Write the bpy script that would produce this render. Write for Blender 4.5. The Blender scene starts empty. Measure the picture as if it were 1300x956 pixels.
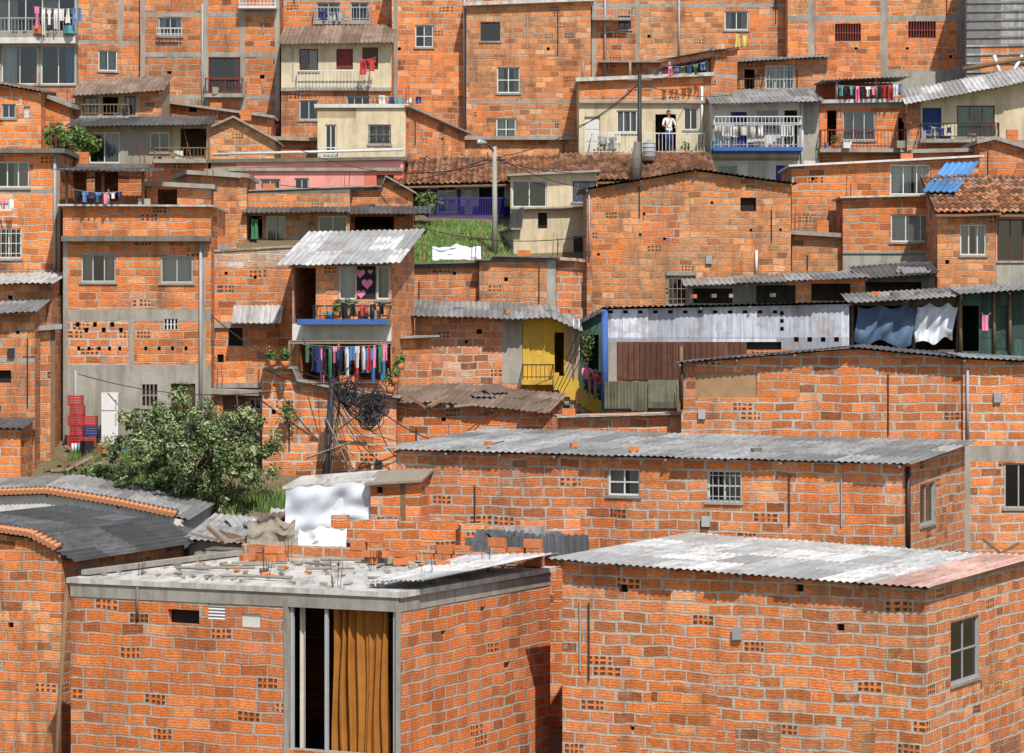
import bpy, math, random, bmesh
from mathutils import Vector, Matrix, noise as mnoise
random.seed(7)
F=3611.0; CX=650.0; HY=430.0     # survey constants: focal length, optical axis, horizon
def W(px,py,D): return Vector(((px-CX)/F*D, D, (HY-py)/F*D))
SC=bpy.context.scene
# ------------------------------------------------------------------ terrain profile
PROF=[(-300,-16),(20,-13),(50,-12),(62,-10.8),(69,-9.4),(75,-8.2),(77.95,-7.6),(78.4,-4.95),(79,-4.7),(84,-3.5),(88,-2.8),(91.8,-2.4),(92.4,2.15),(95,2.5),(101,4.1),(104,4.7),(110,6),(116,8),(125,10),(160,18),(400,66),(900,110),(2500,120)]
def TZ(y):
    for (a,za),(b,zb) in zip(PROF,PROF[1:]):
        if y<=b: return za+(zb-za)*(y-a)/(b-a)
    return 120
# ------------------------------------------------------------------ materials
MATS={}
class G:
    def __init__(s,name):
        s.mat=bpy.data.materials.new(name); s.mat.use_nodes=True; s.nt=s.mat.node_tree; s.nt.nodes.clear()
        s.out=s.n('ShaderNodeOutputMaterial')
    def n(s,t,**k):
        x=s.nt.nodes.new(t)
        for a,b in k.items(): setattr(x,a,b)
        return x
    def put(s,sock,v):
        if isinstance(v,bpy.types.NodeSocket): s.nt.links.new(v,sock)
        elif v is not None:
            if isinstance(v,tuple) and len(v)==3 and sock.type=='RGBA': v=v+(1,)
            sock.default_value=v
    def m(s,op,a,b=None,c=None):
        x=s.n('ShaderNodeMath',operation=op); s.put(x.inputs[0],a); s.put(x.inputs[1],b)
        if c is not None: s.put(x.inputs[2],c)
        return x.outputs[0]
    def mr(s,v,a,b,c=0.0,d=1.0):
        x=s.n('ShaderNodeMapRange'); s.put(x.inputs[0],v)
        for i,q in enumerate((a,b,c,d)): s.put(x.inputs[i+1],q)
        return x.outputs[0]
    def xyz(s,a,b,c=0.0):
        x=s.n('ShaderNodeCombineXYZ'); s.put(x.inputs[0],a); s.put(x.inputs[1],b); s.put(x.inputs[2],c); return x.outputs[0]
    def noise(s,v,sc,det=3.0,rough=.55):
        x=s.n('ShaderNodeTexNoise'); s.put(x.inputs['Vector'],v); x.inputs['Scale'].default_value=sc; x.inputs['Detail'].default_value=det; x.inputs['Roughness'].default_value=rough
        return x.outputs[0]
    def wn(s,v):
        x=s.n('ShaderNodeTexWhiteNoise',noise_dimensions='3D'); s.put(x.inputs['Vector'],v); return x.outputs['Value']
    def mix(s,f,a,b,bt='MIX'):
        x=s.n('ShaderNodeMix',data_type='RGBA',blend_type=bt); s.put(x.inputs[0],f); s.put(x.inputs[6],a); s.put(x.inputs[7],b); return x.outputs[2]
    def ramp(s,f,stops):
        x=s.n('ShaderNodeValToRGB'); s.put(x.inputs[0],f); r=x.color_ramp
        while len(r.elements)<len(stops): r.elements.new(.5)
        for e,(p,c) in zip(r.elements,stops): e.position=p; e.color=c+(1,) if len(c)==3 else c
        return x.outputs[0]
    def uv(s):
        x=s.n('ShaderNodeTexCoord'); y=s.n('ShaderNodeSeparateXYZ'); s.nt.links.new(x.outputs['UV'],y.inputs[0]); return y.outputs[0],y.outputs[1]
    def rnd(s): return s.n('ShaderNodeObjectInfo').outputs['Random']
    def bump(s,h,st,dist):
        x=s.n('ShaderNodeBump'); s.put(x.inputs['Height'],h); x.inputs['Strength'].default_value=st; x.inputs['Distance'].default_value=dist; return x.outputs[0]
    def fin(s,col,rough=.9,nrm=None,metal=0.0,spec=.3):
        p=s.n('ShaderNodeBsdfPrincipled'); s.put(p.inputs['Base Color'],col); s.put(p.inputs['Roughness'],rough); p.inputs['Metallic'].default_value=metal
        p.inputs['Specular IOR Level'].default_value=spec
        if nrm is not None: s.put(p.inputs['Normal'],nrm)
        s.nt.links.new(p.outputs[0],s.out.inputs[0]); return s.mat
def mul3(c,k): return tuple(min(1,x*k) for x in c)
def brick(name,c,c2,mort,bw=.5,bh=.236,mt=.013,smear=.5,stain=.5,contrast=1.0):
    g=G(name); u,v=g.uv(); r=g.rnd()
    r100=g.m('MULTIPLY',r,57.0)
    vec=g.xyz(u,v,r100)
    n1=g.noise(vec,1.3,3)
    v=g.m('ADD',v,g.m('MULTIPLY',g.m('SUBTRACT',n1,.5),.15))
    v2=g.m('DIVIDE',v,bh); row=g.m('FLOOR',v2); fv=g.m('FRACT',v2)
    off=g.m('ADD',g.m('MULTIPLY',g.m('PINGPONG',row,1.0),.5),g.m('MULTIPLY',g.wn(g.xyz(row,3.3,r100)),.5))
    uw=g.m('ADD',u,g.m('MULTIPLY',g.m('SUBTRACT',g.noise(g.xyz(u,row,r100),1.7,2),.5),.4))
    u2=g.m('ADD',g.m('DIVIDE',uw,bw),off); col=g.m('FLOOR',u2); fu=g.m('FRACT',u2)
    du=g.m('MULTIPLY',g.m('SUBTRACT',.5,g.m('ABSOLUTE',g.m('SUBTRACT',fu,.5))),bw)
    dv=g.m('MULTIPLY',g.m('SUBTRACT',.5,g.m('ABSOLUTE',g.m('SUBTRACT',fv,.5))),bh)
    d=g.m('MINIMUM',du,dv)
    n2=g.noise(vec,11,3)
    n3=g.noise(vec,.8,4,.6)
    thr=g.m('ADD',g.m('MULTIPLY',n2,.028),mt-.011)
    thr=g.m('ADD',thr,g.m('MULTIPLY',g.m('SUBTRACT',n3,.5),.06))
    mask=g.mr(d,thr,g.m('ADD',thr,.007))
    w=g.wn(g.xyz(col,row,r100)); w2=g.wn(g.xyz(col,row,g.m('ADD',r100,9.1)))
    k=contrast
    colr=g.ramp(w,[(0,mul3(c,1-.62*k)),(.10,mul3(c,1-.34*k)),(.35,mul3(c,.9)),(.62,c),(.85,mul3(c,1.14)),(.96,(min(.85,c[0]*1.15),c[1]*1.5,c[2]*2.0)),(1,(min(.85,c[0]*1.15),c[1]*1.8,c[2]*3.2))])
    big=g.mr(g.noise(vec,.45,5,.65),.44,.60)
    colr=g.mix(g.m('MULTIPLY',big,.8),colr,g.mix(w2,mul3(c2,.6),mul3(c2,1.35)))
    fine=g.noise(g.xyz(g.m('MULTIPLY',u,1.0),g.m('MULTIPLY',v,3.2),r100),11,4,.75)
    colr=g.mix(1.0,colr,g.ramp(fine,[(.28,(.52,.49,.46)),(.68,(1.36,1.33,1.3))]),'MULTIPLY')
    # a few blocks laid on their side show their open cells
    cx=g.m('SUBTRACT',g.m('FRACT',g.m('MULTIPLY',fu,4.0)),.5); cy=g.m('SUBTRACT',g.m('FRACT',g.m('MULTIPLY',fv,2.0)),.5)
    cell=g.m('MAXIMUM',g.m('ABSOLUTE',cx),g.m('ABSOLUTE',cy))
    hol=g.m('MULTIPLY',g.m('LESS_THAN',cell,.30),g.m('GREATER_THAN',w2,.972))
    colr=g.mix(g.m('MULTIPLY',hol,.85),colr,(.05,.02,.01))
    mcol=g.mix(g.noise(vec,4,4,.7),mul3(mort,.45),mul3(mort,1.4))
    colr=g.mix(mask,mcol,colr)
    sm=g.mr(g.noise(vec,2.3,6,.78),.57,.65); colr=g.mix(g.m('MULTIPLY',sm,smear),colr,mcol)
    st=g.mr(g.noise(g.xyz(g.m('MULTIPLY',u,1.3),g.m('MULTIPLY',v,.26),r100),1.1,6,.75),.49,.70)
    colr=g.mix(g.m('MULTIPLY',st,stain),colr,(.075,.048,.036))
    st2=g.mr(g.noise(vec,1.9,7,.8),.57,.67); colr=g.mix(g.m('MULTIPLY',st2,stain*.6),colr,(.13,.06,.03))
    eff=g.mr(g.noise(vec,.7,7,.8),.60,.68); colr=g.mix(g.m('MULTIPLY',eff,.33),colr,(.62,.44,.32))
    tint=g.mix(r,(.86,.84,.82),(1.12,1.1,1.08)); colr=g.mix(1.0,colr,tint,'MULTIPLY')
    rib=g.m('ABSOLUTE',g.m('SINE',g.m('MULTIPLY',fv,12.6)))
    h=g.m('ADD',g.m('ADD',mask,g.m('MULTIPLY',fine,.8)),g.m('MULTIPLY',rib,.22)); h=g.m('SUBTRACT',h,hol)
    return g.fin(colr,.92,g.bump(h,.9,.016))
def plaster(name,c,dirt=(.16,.13,.1),amt=.5,rough=.9):
    g=G(name); u,v=g.uv(); r=g.m('MULTIPLY',g.rnd(),31.0); vec=g.xyz(u,v,r)
    n=g.noise(vec,3,5,.65); big=g.noise(vec,.6,4,.6)
    col=g.mix(n,mul3(c,.68),mul3(c,1.18))
    col=g.mix(g.m('MULTIPLY',g.mr(big,.45,.75),amt*.7),col,dirt)
    st=g.mr(g.noise(g.xyz(g.m('MULTIPLY',u,2.2),g.m('MULTIPLY',v,.3),r),1.3,5,.7),.46,.70)
    col=g.mix(g.m('MULTIPLY',st,amt),col,dirt)
    pt=g.mr(g.noise(vec,7,5,.8),.60,.68); col=g.mix(g.m('MULTIPLY',pt,amt*.7),col,dirt)
    return g.fin(col,rough,g.bump(g.noise(vec,18,4,.7),.6,.014))
def sheetm(name,c,rust=(.2,.09,.04),amt=.35,rough=.6,sw=.8):
    g=G(name); u,v=g.uv(); r=g.m('MULTIPLY',g.rnd(),31.0); vec=g.xyz(u,v,r)
    t=g.wn(g.xyz(g.m('FLOOR',g.m('DIVIDE',u,sw)),g.m('FLOOR',g.m('DIVIDE',v,1.9)),r))
    col=g.mix(t,mul3(c,.5),mul3(c,1.15))
    n=g.noise(vec,1.6,7,.75)
    col=g.mix(g.m('MULTIPLY',g.mr(n,.5,.62),amt),col,rust)
    col=g.mix(g.m('MULTIPLY',g.mr(g.noise(g.xyz(g.m('MULTIPLY',u,6.),g.m('MULTIPLY',v,.5),r),1.5,5,.75),.42,.72),.75),col,mul3(c,.25))
    ed=g.m('FRACT',g.m('DIVIDE',v,1.9)); col=g.mix(g.mr(ed,.0,.03,.6,0.),col,mul3(c,.2))
    return g.fin(col,rough,g.bump(n,.3,.01),spec=.3)
def tilem(name,c):
    g=G(name); u,v=g.uv(); vec=g.xyz(u,v,0)
    t=g.wn(g.xyz(g.m('FLOOR',g.m('DIVIDE',u,.2)),g.m('FLOOR',g.m('DIVIDE',v,.35)),1.))
    col=g.ramp(t,[(0,mul3(c,.3)),(.4,mul3(c,.75)),(.8,mul3(c,1.2)),(1,(.38,.3,.22))])
    col=g.mix(g.mr(g.noise(vec,1.2,6,.7),.48,.66),col,(.08,.062,.05))
    return g.fin(col,.9)
def simple(name,c,rough=.7,var=.25,sc=6,metal=0.0):
    g=G(name); tc=g.n('ShaderNodeTexCoord').outputs['Object']
    n=g.noise(tc,sc,4,.6)
    return g.fin(g.mix(n,mul3(c,1-var),mul3(c,1+var)),rough,None,metal)
def glass():
    g=G('window_glass'); a=g.n('ShaderNodeBsdfTransparent'); b=g.n('ShaderNodeBsdfGlossy'); b.inputs['Roughness'].default_value=.05
    a.inputs[0].default_value=(.75,.8,.8,1)
    f=g.n('ShaderNodeFresnel'); f.inputs[0].default_value=1.5; m=g.n('ShaderNodeMixShader')
    g.put(m.inputs[0],g.m('ADD',f.outputs[0],.04)); g.nt.links.new(a.outputs[0],m.inputs[1]); g.nt.links.new(b.outputs[0],m.inputs[2]); g.nt.links.new(m.outputs[0],g.out.inputs[0]); return g.mat
def leafm(name,c):
    g=G(name); tc=g.n('ShaderNodeTexCoord').outputs['Object']
    n=g.noise(tc,1.5,3)
    return g.fin(g.mix(n,mul3(c,.55),mul3(c,1.5)),.5,None,0,.45)
DEF={
 'bA':lambda:brick('brick_orange',(.72,.225,.058),(.58,.2,.07),(.46,.39,.31),smear=.45,stain=.45),
 'bB':lambda:brick('brick_weathered',(.67,.215,.065),(.44,.175,.075),(.40,.34,.27),smear=.6,stain=.7,contrast=1.1),
 'bC':lambda:brick('brick_sandy',(.70,.26,.088),(.54,.25,.11),(.41,.33,.24),bh=.215,bw=.42,smear=.5,stain=.65),
 'bD':lambda:brick('brick_red',(.72,.205,.052),(.60,.2,.075),(.48,.42,.35),bw=.56,bh=.252,mt=.016,smear=.45,stain=.4),
 'bE':lambda:brick('brick_rough_mortar',(.73,.23,.068),(.62,.25,.11),(.54,.48,.40),bw=.56,bh=.252,mt=.021,smear=.65,stain=.45),
 'bP':lambda:brick('brick_plaster_patched',(.56,.22,.1),(.46,.25,.15),(.5,.43,.34),smear=1.0,stain=.6),
 'pale':lambda:brick('brick_pale',(.48,.32,.21),(.42,.31,.23),(.5,.46,.39),smear=.8,stain=.5),
 'cream':lambda:plaster('plaster_cream',(.66,.55,.36),amt=.4),
 'white':lambda:plaster('plaster_white',(.68,.66,.6),amt=.4),
 'pg':lambda:plaster('plaster_grey',(.38,.36,.30),amt=.65),
 'tan':lambda:plaster('plaster_tan',(.45,.34,.2),amt=.65),
 'pink':lambda:plaster('plaster_pink',(.78,.32,.27),amt=.25),
 'pinkd':lambda:plaster('plaster_salmon',(.7,.17,.11),amt=.25),
 'yellow':lambda:plaster('plaster_yellow',(.64,.40,.05),amt=.4),
 'purple':lambda:plaster('paint_purple',(.05,.04,.25),amt=.2),
 'blue':lambda:plaster('paint_blue',(.05,.13,.38),amt=.2),
 'conc':lambda:plaster('concrete',(.36,.33,.28),amt=.7),
 'slab':lambda:plaster('concrete_slab',(.60,.57,.51),(.15,.13,.11),amt=.8),
 'slabd':lambda:plaster('concrete_dark',(.19,.17,.14),(.05,.04,.03),amt=.6),
 'shW':lambda:sheetm('sheet_white',(.60,.59,.56),(.28,.22,.17),.65),
 'shG':lambda:sheetm('sheet_grey',(.35,.345,.33),(.15,.11,.08),.6),
 'shD':lambda:sheetm('sheet_dark',(.12,.12,.118),(.06,.05,.04),.5),
 'shR':lambda:sheetm('sheet_rusty',(.30,.22,.16),(.18,.08,.04),.7),
 'shP':lambda:sheetm('sheet_pinkish',(.62,.38,.30),(.3,.16,.1),.5),
 'shB':lambda:sheetm('sheet_blue',(.10,.28,.56),(.1,.15,.2),.3),
 'metW':lambda:sheetm('painted_panel_white',(.58,.61,.67),(.3,.2,.13),.55,sw=1.9),
 'rustw':lambda:sheetm('plank_rust_wall',(.15,.06,.035),(.07,.03,.02),.6,sw=.22),
 'corrg':lambda:sheetm('panel_olive',(.2,.2,.13),(.1,.08,.05),.6,sw=.5),
 'greend':lambda:sheetm('plank_green',(.05,.11,.08),(.06,.05,.04),.5,sw=.2),
 'tile':lambda:tilem('clay_tile',(.46,.2,.09)),
 'alu':lambda:simple('frame_aluminium',(.38,.39,.39),.4,.2),
 'wf':lambda:simple('frame_white',(.58,.58,.54),.5,.2),
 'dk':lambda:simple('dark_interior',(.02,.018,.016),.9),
 'iron':lambda:simple('iron_dark',(.035,.032,.032),.5),
 'redm':lambda:simple('iron_oxide_red',(.18,.03,.02),.6),
 'wood':lambda:simple('timber',(.2,.12,.065),.85,.4,9),
 'woodg':lambda:simple('timber_grey',(.26,.22,.17),.9,.4,9),
 'ply':lambda:simple('plywood',(.33,.2,.1),.85,.4,3),
 'doorb':lambda:simple('door_brown',(.1,.045,.025),.5),
 'doorw':lambda:simple('door_white',(.6,.58,.52),.5,.1),
 'pipe':lambda:simple('pipe_pvc_grey',(.33,.33,.33),.5,.2),
 'pipeb':lambda:simple('pipe_brown',(.06,.03,.025),.5,.1),
 'glass':glass,
 'cW':lambda:simple('cloth_white',(.66,.64,.6),.9,.15),'cK':lambda:simple('cloth_black',(.02,.02,.025),.9),
 'cN':lambda:simple('cloth_navy',(.03,.05,.16),.9),'cB':lambda:simple('cloth_blue',(.09,.2,.42),.9),
 'cR':lambda:simple('cloth_red',(.42,.04,.04),.9),'cP':lambda:simple('cloth_pink',(.72,.22,.36),.9),
 'cY':lambda:simple('cloth_yellow',(.62,.5,.15),.9),'cG':lambda:simple('cloth_green',(.06,.2,.09),.9),
 'cT':lambda:simple('cloth_teal',(.1,.3,.33),.9),'cO':lambda:simple('curtain_ochre',(.33,.125,.02),.8,.5,2),
 'cGr':lambda:simple('cloth_grey',(.3,.3,.31),.9),'cC':lambda:simple('curtain_cream',(.5,.45,.37),.9,.2),
 'tarpW':lambda:simple('tarp_white',(.60,.63,.66),.6,.3,2),'tarpB':lambda:simple('tarp_blue',(.08,.13,.2),.6,.5,2),
 'skin':lambda:simple('skin',(.38,.2,.12),.6,.08),'hair':lambda:simple('hair',(.015,.01,.008),.6),
 'leaf1':lambda:leafm('leaf_dark',(.05,.09,.022)),'leaf2':lambda:leafm('leaf_mid',(.12,.165,.05)),'leaf3':lambda:leafm('leaf_light',(.28,.31,.15)),
 'leaf4':lambda:leafm('leaf_bright',(.14,.27,.03)),
 'bark':lambda:simple('bark',(.13,.09,.06),.95,.4,8),
 'terr':lambda:simple('fired_clay',(.52,.17,.06),.9,.45,5),
 'asph':lambda:simple('tank_grey',(.3,.31,.32),.6,.15),
}
def M(k):
    if k not in MATS: MATS[k]=DEF[k]()
    return MATS[k]
# ------------------------------------------------------------------ mesh builder
class MB:
    def __init__(s): s.v=[];s.f=[];s.uv=[];s.mi=[];s.mats=[];s.sm=[]
    def mid(s,k):
        if k not in s.mats: s.mats.append(k)
        return s.mats.index(k)
    def face(s,pts,uvs,k,smooth=False):
        i=len(s.v); s.v+= [tuple(p) for p in pts]; s.f.append(tuple(range(i,i+len(pts)))); s.uv+=list(uvs); s.mi.append(s.mid(k)); s.sm.append(smooth)
    def box(s,o,t,n,s0,s1,n0,n1,z0,z1,k,zz=None):
        def P(a,b,c): return (o.x+t.x*a+n.x*b, o.y+t.y*a+n.y*b, c)
        for b,fl in ((n1,0),(n0,1)):
            q=[P(s0,b,z0),P(s1,b,z0),P(s1,b,z1),P(s0,b,z1)]; s.face(q if not fl else q[::-1],[(s0,z0),(s1,z0),(s1,z1),(s0,z1)] if not fl else [(s0,z1),(s1,z1),(s1,z0),(s0,z0)],k)
        for a in (s0,s1): s.face([P(a,n0,z0),P(a,n1,z0),P(a,n1,z1),P(a,n0,z1)],[(n0,z0),(n1,z0),(n1,z1),(n0,z1)],k)
        for c in (z0,z1): s.face([P(s0,n0,c),P(s1,n0,c),P(s1,n1,c),P(s0,n1,c)],[(s0,n0),(s1,n0),(s1,n1),(s0,n1)],k)
    def prism(s,top,th,k):
        bot=[Vector(p)-Vector((0,0,th)) for p in top]; top=[Vector(p) for p in top]
        s.face(top,[(p.x,p.y) for p in top],k); s.face(bot[::-1],[(p.x,p.y) for p in bot[::-1]],k)
        for i in range(4):
            a,b=top[i],top[(i+1)%4]; L=(b-a).length
            s.face([bot[i],bot[(i+1)%4],b,a],[(0,0),(L,0),(L,th),(0,th)],k)
    def tube(s,p,q,r0,r1,k,n=8,caps=True):
        p=Vector(p);q=Vector(q);d=(q-p);L=d.length;d.normalize()
        a=d.orthogonal().normalized(); b=d.cross(a)
        R=[[c+ (a*math.cos(2*math.pi*i/n)+b*math.sin(2*math.pi*i/n))*r for i in range(n)] for c,r in ((p,r0),(q,r1))]
        for i in range(n):
            j=(i+1)%n; s.face([R[0][i],R[0][j],R[1][j],R[1][i]],[(i*.05,0),(i*.05+.05,0),(i*.05+.05,L),(i*.05,L)],k,n>5)
        if caps:
            s.face(R[0][::-1],[(0,0)]*n,k); s.face(R[1],[(0,0)]*n,k)
    def corr(s,p00,p10,p11,p01,k,pitch=.17,amp=.022,nv=2,ragged=.06,sheet=.8,uoff=0,sub=4):
        p00,p10,p11,p01=[Vector(p) for p in (p00,p10,p11,p01)]
        wU=max((p10-p00).length,(p11-p01).length); wV=(p01-p00).length
        nrm=(p10-p00).cross(p01-p00).normalized()
        if abs(nrm.z)>.05 and nrm.z<0: nrm=-nrm
        nu=max(2,int(wU/pitch*sub)); rs={}
        vd=(p01-p00).normalized()
        grid=[]
        for i in range(nu+1):
            fu=i/nu; u=fu*wU; si=int(u/sheet)
            if si not in rs: rs[si]=(random.uniform(-1,1)*ragged,random.uniform(0,.02))
            colp=[]
            for j in range(nv+1):
                fv=j/nv
                p=(p00*(1-fu)+p10*fu)*(1-fv)+(p01*(1-fu)+p11*fu)*fv
                p=p+nrm*(amp*math.cos(2*math.pi*u/pitch)+rs[si][1]*(1 if ragged else 0))
                if j==0: p=p+vd*rs[si][0]
                colp.append(p)
            grid.append(colp)
        for i in range(nu):
            for j in range(nv):
                u0=i/nu*wU+uoff;u1=(i+1)/nu*wU+uoff;v0=j/nv*wV;v1=(j+1)/nv*wV
                s.face([grid[i][j],grid[i+1][j],grid[i+1][j+1],grid[i][j+1]],[(u0,v0),(u1,v0),(u1,v1),(u0,v1)],k,False)
    def tiles(s,p00,p10,p11,p01,k='tile',pitch=.2,amp=.055,row=.35):
        p00,p10,p11,p01=[Vector(p) for p in (p00,p10,p11,p01)]
        wU=(p10-p00).length; wV=(p01-p00).length; nrm=(p10-p00).cross(p01-p00).normalized()
        if nrm.z<0: nrm=-nrm
        nr=max(1,int(wV/row)); nu=int(wU/pitch*6)
        for j in range(nr):
            jit={}
            for i in range(nu):
                q=[]
                for (ii,jj) in ((i,0),(i+1,0),(i+1,1),(i,1)):
                    fu=ii/nu; fv=(j+(jj if jj==0 else 1.15))/nr; u=fu*wU; c=int((i/nu*wU)/pitch)
                    if c not in jit: jit[c]=random.uniform(-.03,.03)
                    fv=min(fv,1)+jit[c]/wV
                    p=(p00*(1-fu)+p10*fu)*(1-fv)+(p01*(1-fu)+p11*fu)*fv
                    q.append(p+nrm*(amp*abs(math.cos(math.pi*u/pitch))*1.4+(.04 if jj==0 else 0)))
                u0=i/nu*wU;u1=(i+1)/nu*wU
                s.face(q,[(u0+.001,j*row+.01),(u1-.001,j*row+.01),(u1-.001,j*row+row*.9),(u0+.001,j*row+row*.9)],k)
    def obj(s,name,parent=None,org=None,weld=False):
        if not s.f: return None
        org=org or Vector((0,0,0))
        me=bpy.data.meshes.new(name); me.from_pydata([(a-org.x,b-org.y,c-org.z) for a,b,c in s.v],[],s.f)
        ul=me.uv_layers.new(name='UVMap'); flat=[x for t in s.uv for x in t]; ul.data.foreach_set('uv',flat)
        for k in s.mats: me.materials.append(M(k))
        me.polygons.foreach_set('material_index',s.mi); me.polygons.foreach_set('use_smooth',s.sm); me.update()
        if weld or any(s.sm):
            bm=bmesh.new(); bm.from_mesh(me); bmesh.ops.remove_doubles(bm,verts=bm.verts,dist=.0003); bm.to_mesh(me); bm.free()
        o=bpy.data.objects.new(name,me); SC.collection.objects.link(o)
        if parent: o.parent=parent
        else: o.location=org
        return o
def empty(name,loc):
    e=bpy.data.objects.new(name,None); e.location=loc; e.empty_display_size=.3; SC.collection.objects.link(e); return e
# ------------------------------------------------------------------ wall
class Wall:
    def __init__(s,a,b,mids=(),zbot=None):
        s.o=Vector((a.x,a.y)); d=Vector((b.x-a.x,b.y-a.y)); s.L=d.length; s.t=d/s.L; s.n=Vector((s.t.y,-s.t.x))
        s.tops=[(0,a.z)]
        for (px,py) in mids:
            q=s.S(px); s.tops.append((q,s.Z(py,q)))
        s.tops.append((s.L,b.z)); s.zb=zbot; s.used=[]
    def S(s,px):
        k=(px-CX)/F; ax,ay=s.o; dx,dy=s.t
        return (k*ay-ax)/(dx-k*dy)
    def Z(s,py,q): return (HY-py)/F*(s.o.y+s.t.y*q)
    def top(s,q):
        for (a,za),(b,zb) in zip(s.tops,s.tops[1:]):
            if q<=b+1e-6: return za+(zb-za)*(q-a)/max(1e-6,b-a)
        return s.tops[-1][1]
    def P(s,q,n,z): return Vector((s.o.x+s.t.x*q+s.n.x*n, s.o.y+s.t.y*q+s.n.y*n, z))
    def rect(s,r):
        s0=max(.0,s.S(r[0])); s1=min(s.L,s.S(r[2])); qm=(s0+s1)/2
        return s0,s.Z(r[3],qm),s1,s.Z(r[1],qm)
    def free(s,a,z0,b,z1,pad=.08): return not any(a<r[2]+pad and b>r[0]-pad and z0<r[3]+pad and z1>r[1]-pad for r in s.used)
    def build(s,mb,jb,mat,opens=(),zones=(),uo=0,rev=.16,rr=None,auto=True):
        op=[(s.rect(o),o) for o in opens]; op=[(r,o) for r,o in op if r[2]-r[0]>.02]
        s.used=[r for r,_ in op]
        zo=[(s.rect(o),o[4]) for o in zones]
        if rr and auto and mat[0]=='b' and mat!='blue' and s.L>1.5:
            az=[]
            for i in range(int(s.L/1.6)+1):
                a=rr.uniform(0,s.L*.9); b=min(s.L,a+rr.uniform(.5,1.9)); zt=s.top((a+b)/2)-rr.uniform(.0,5.5); az.append(((a,zt-rr.uniform(.45,1.5),b,zt),rr.choice(['bE','bC','bA','bB','bD','bP','bC','bA'])))
            zo=az+zo
            for i in range(int(s.L*rr.uniform(.0,.22))):
                a=rr.uniform(.3,s.L-.4); z=s.top(a)-rr.uniform(.5,4.5); b=a+.1; 
                if s.free(a,z,b,z+.1) and not any(zz[1] not in('bA','bB','bC','bD','bE','bP') and a<zz[0][2] and b>zz[0][0] and z<zz[0][3] and z+.1>zz[0][1] for zz in zo): op.append(((a,z,b,z+.1),(0,0,0,0,'h'))); s.used.append((a,z,b,z+.1))
        us={0.0,s.L}; zs={s.zb}
        for q,_ in s.tops: us.add(q)
        for r,_ in op+zo: us|={min(max(r[0],0),s.L),min(max(r[2],0),s.L)}; zs|={r[1],r[3]}
        us=sorted(us); zs=sorted(z for z in zs if z>=s.zb)
        for u0,u1 in zip(us,us[1:]):
            if u1-u0<1e-4: continue
            t0,t1=s.top(u0+1e-5),s.top(u1-1e-5); lv=[z for z in zs if z<min(t0,t1)-.01]
            for i,z0 in enumerate(lv):
                last=i==len(lv)-1; za=t0 if last else lv[i+1]; zb=t1 if last else lv[i+1]
                um=(u0+u1)/2; zm=(z0+min(za,zb))/2
                if any(r[0]<um<r[2] and r[1]<zm<r[3] for r,_ in op): continue
                k=mat
                for r,m in zo:
                    if r[0]-1e-4<um<r[2]+1e-4 and r[1]<zm<r[3]: k=m
                mb.face([s.P(u0,0,z0),s.P(u1,0,z0),s.P(u1,0,zb),s.P(u0,0,za)],[(u0+uo,z0),(u1+uo,z0),(u1+uo,zb),(u0+uo,za)],k)
        for r,o in op:
            s0,z0,s1,z1=r; d=rev
            rm='conc' if o[4] in('w','d','o') else mat
            mb.face([s.P(s0,0,z0),s.P(s1,0,z0),s.P(s1,-d,z0),s.P(s0,-d,z0)],[(s0,0),(s1,0),(s1,d),(s0,d)],rm)
            mb.face([s.P(s0,0,z1),s.P(s1,0,z1),s.P(s1,-d,z1),s.P(s0,-d,z1)],[(s0,0),(s1,0),(s1,d),(s0,d)],rm)
            for q in (s0,s1): mb.face([s.P(q,0,z0),s.P(q,0,z1),s.P(q,-d,z1),s.P(q,-d,z0)],[(0,z0),(0,z1),(d,z1),(d,z0)],rm)
            s.fill(jb,s0,z0,s1,z1,o[4],o[5] if len(o)>5 else {})
    def bx(s,jb,a,b,n0,n1,z0,z1,k): jb.box(s.o,s.t,s.n,a,b,n0,n1,z0,z1,k)
    def fill(s,jb,a,z0,b,z1,kind,op):
        w=b-a;h=z1-z0
        if kind=='w':
            fm=op.get('f','alu'); nx=op.get('nx',2); ny=op.get('ny',1); ft=.045
            for q in (a,b-ft): s.bx(jb,q,q+ft,-.1,-.05,z0,z1,fm)
            for z in (z0,z1-ft): s.bx(jb,a+ft,b-ft,-.1,-.05,z,z+ft,fm)
            for i in range(1,nx): s.bx(jb,a+w*i/nx-.018,a+w*i/nx+.018,-.095,-.055,z0+ft,z1-ft,fm)
            for i in range(1,ny): s.bx(jb,a+ft,b-ft,-.094,-.056,z0+h*i/ny-.018,z0+h*i/ny+.018,fm)
            jb.face([s.P(a,-.08,z0),s.P(b,-.08,z0),s.P(b,-.08,z1),s.P(a,-.08,z1)],[(0,0),(w,0),(w,h),(0,h)],'glass')
            c=op.get('c',random.choice(['cW','cC',None,'cC','cGr',None]))
            if c:
                parts=op.get('cp') or random.choice([[(0,.42),(.6,1)],[(0,.5)],[(.5,1)],[(0,.8)],[(0,.3),(.72,1)]])
                for p0,p1 in parts:
                    jb.corr(s.P(a+w*p0,-.22,z0),s.P(a+w*p1,-.22,z0),s.P(a+w*p1,-.22,z1),s.P(a+w*p0,-.22,z1),c,pitch=.16,amp=.03,nv=1,ragged=0)
            if op.get('g'):
                nb=max(3,int(w/.13)); gm=op['g']
                for i in range(nb+1):
                    q=a+w*i/nb; s.bx(jb,q-.008,q+.008,-.01,.01,z0,z1,gm)
                for i in range(3): z=z0+h*(i+.5)/3; s.bx(jb,a,b,-.012,.012,z-.01,z+.01,gm)
            s.bx(jb,a-.06,b+.06,-.04,.05,z0-.07,z0-.003,'conc')
        elif kind=='d':
            k=op.get('m','doorb'); s.bx(jb,a,b,-.13,-.09,z0,z1,k)
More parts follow.
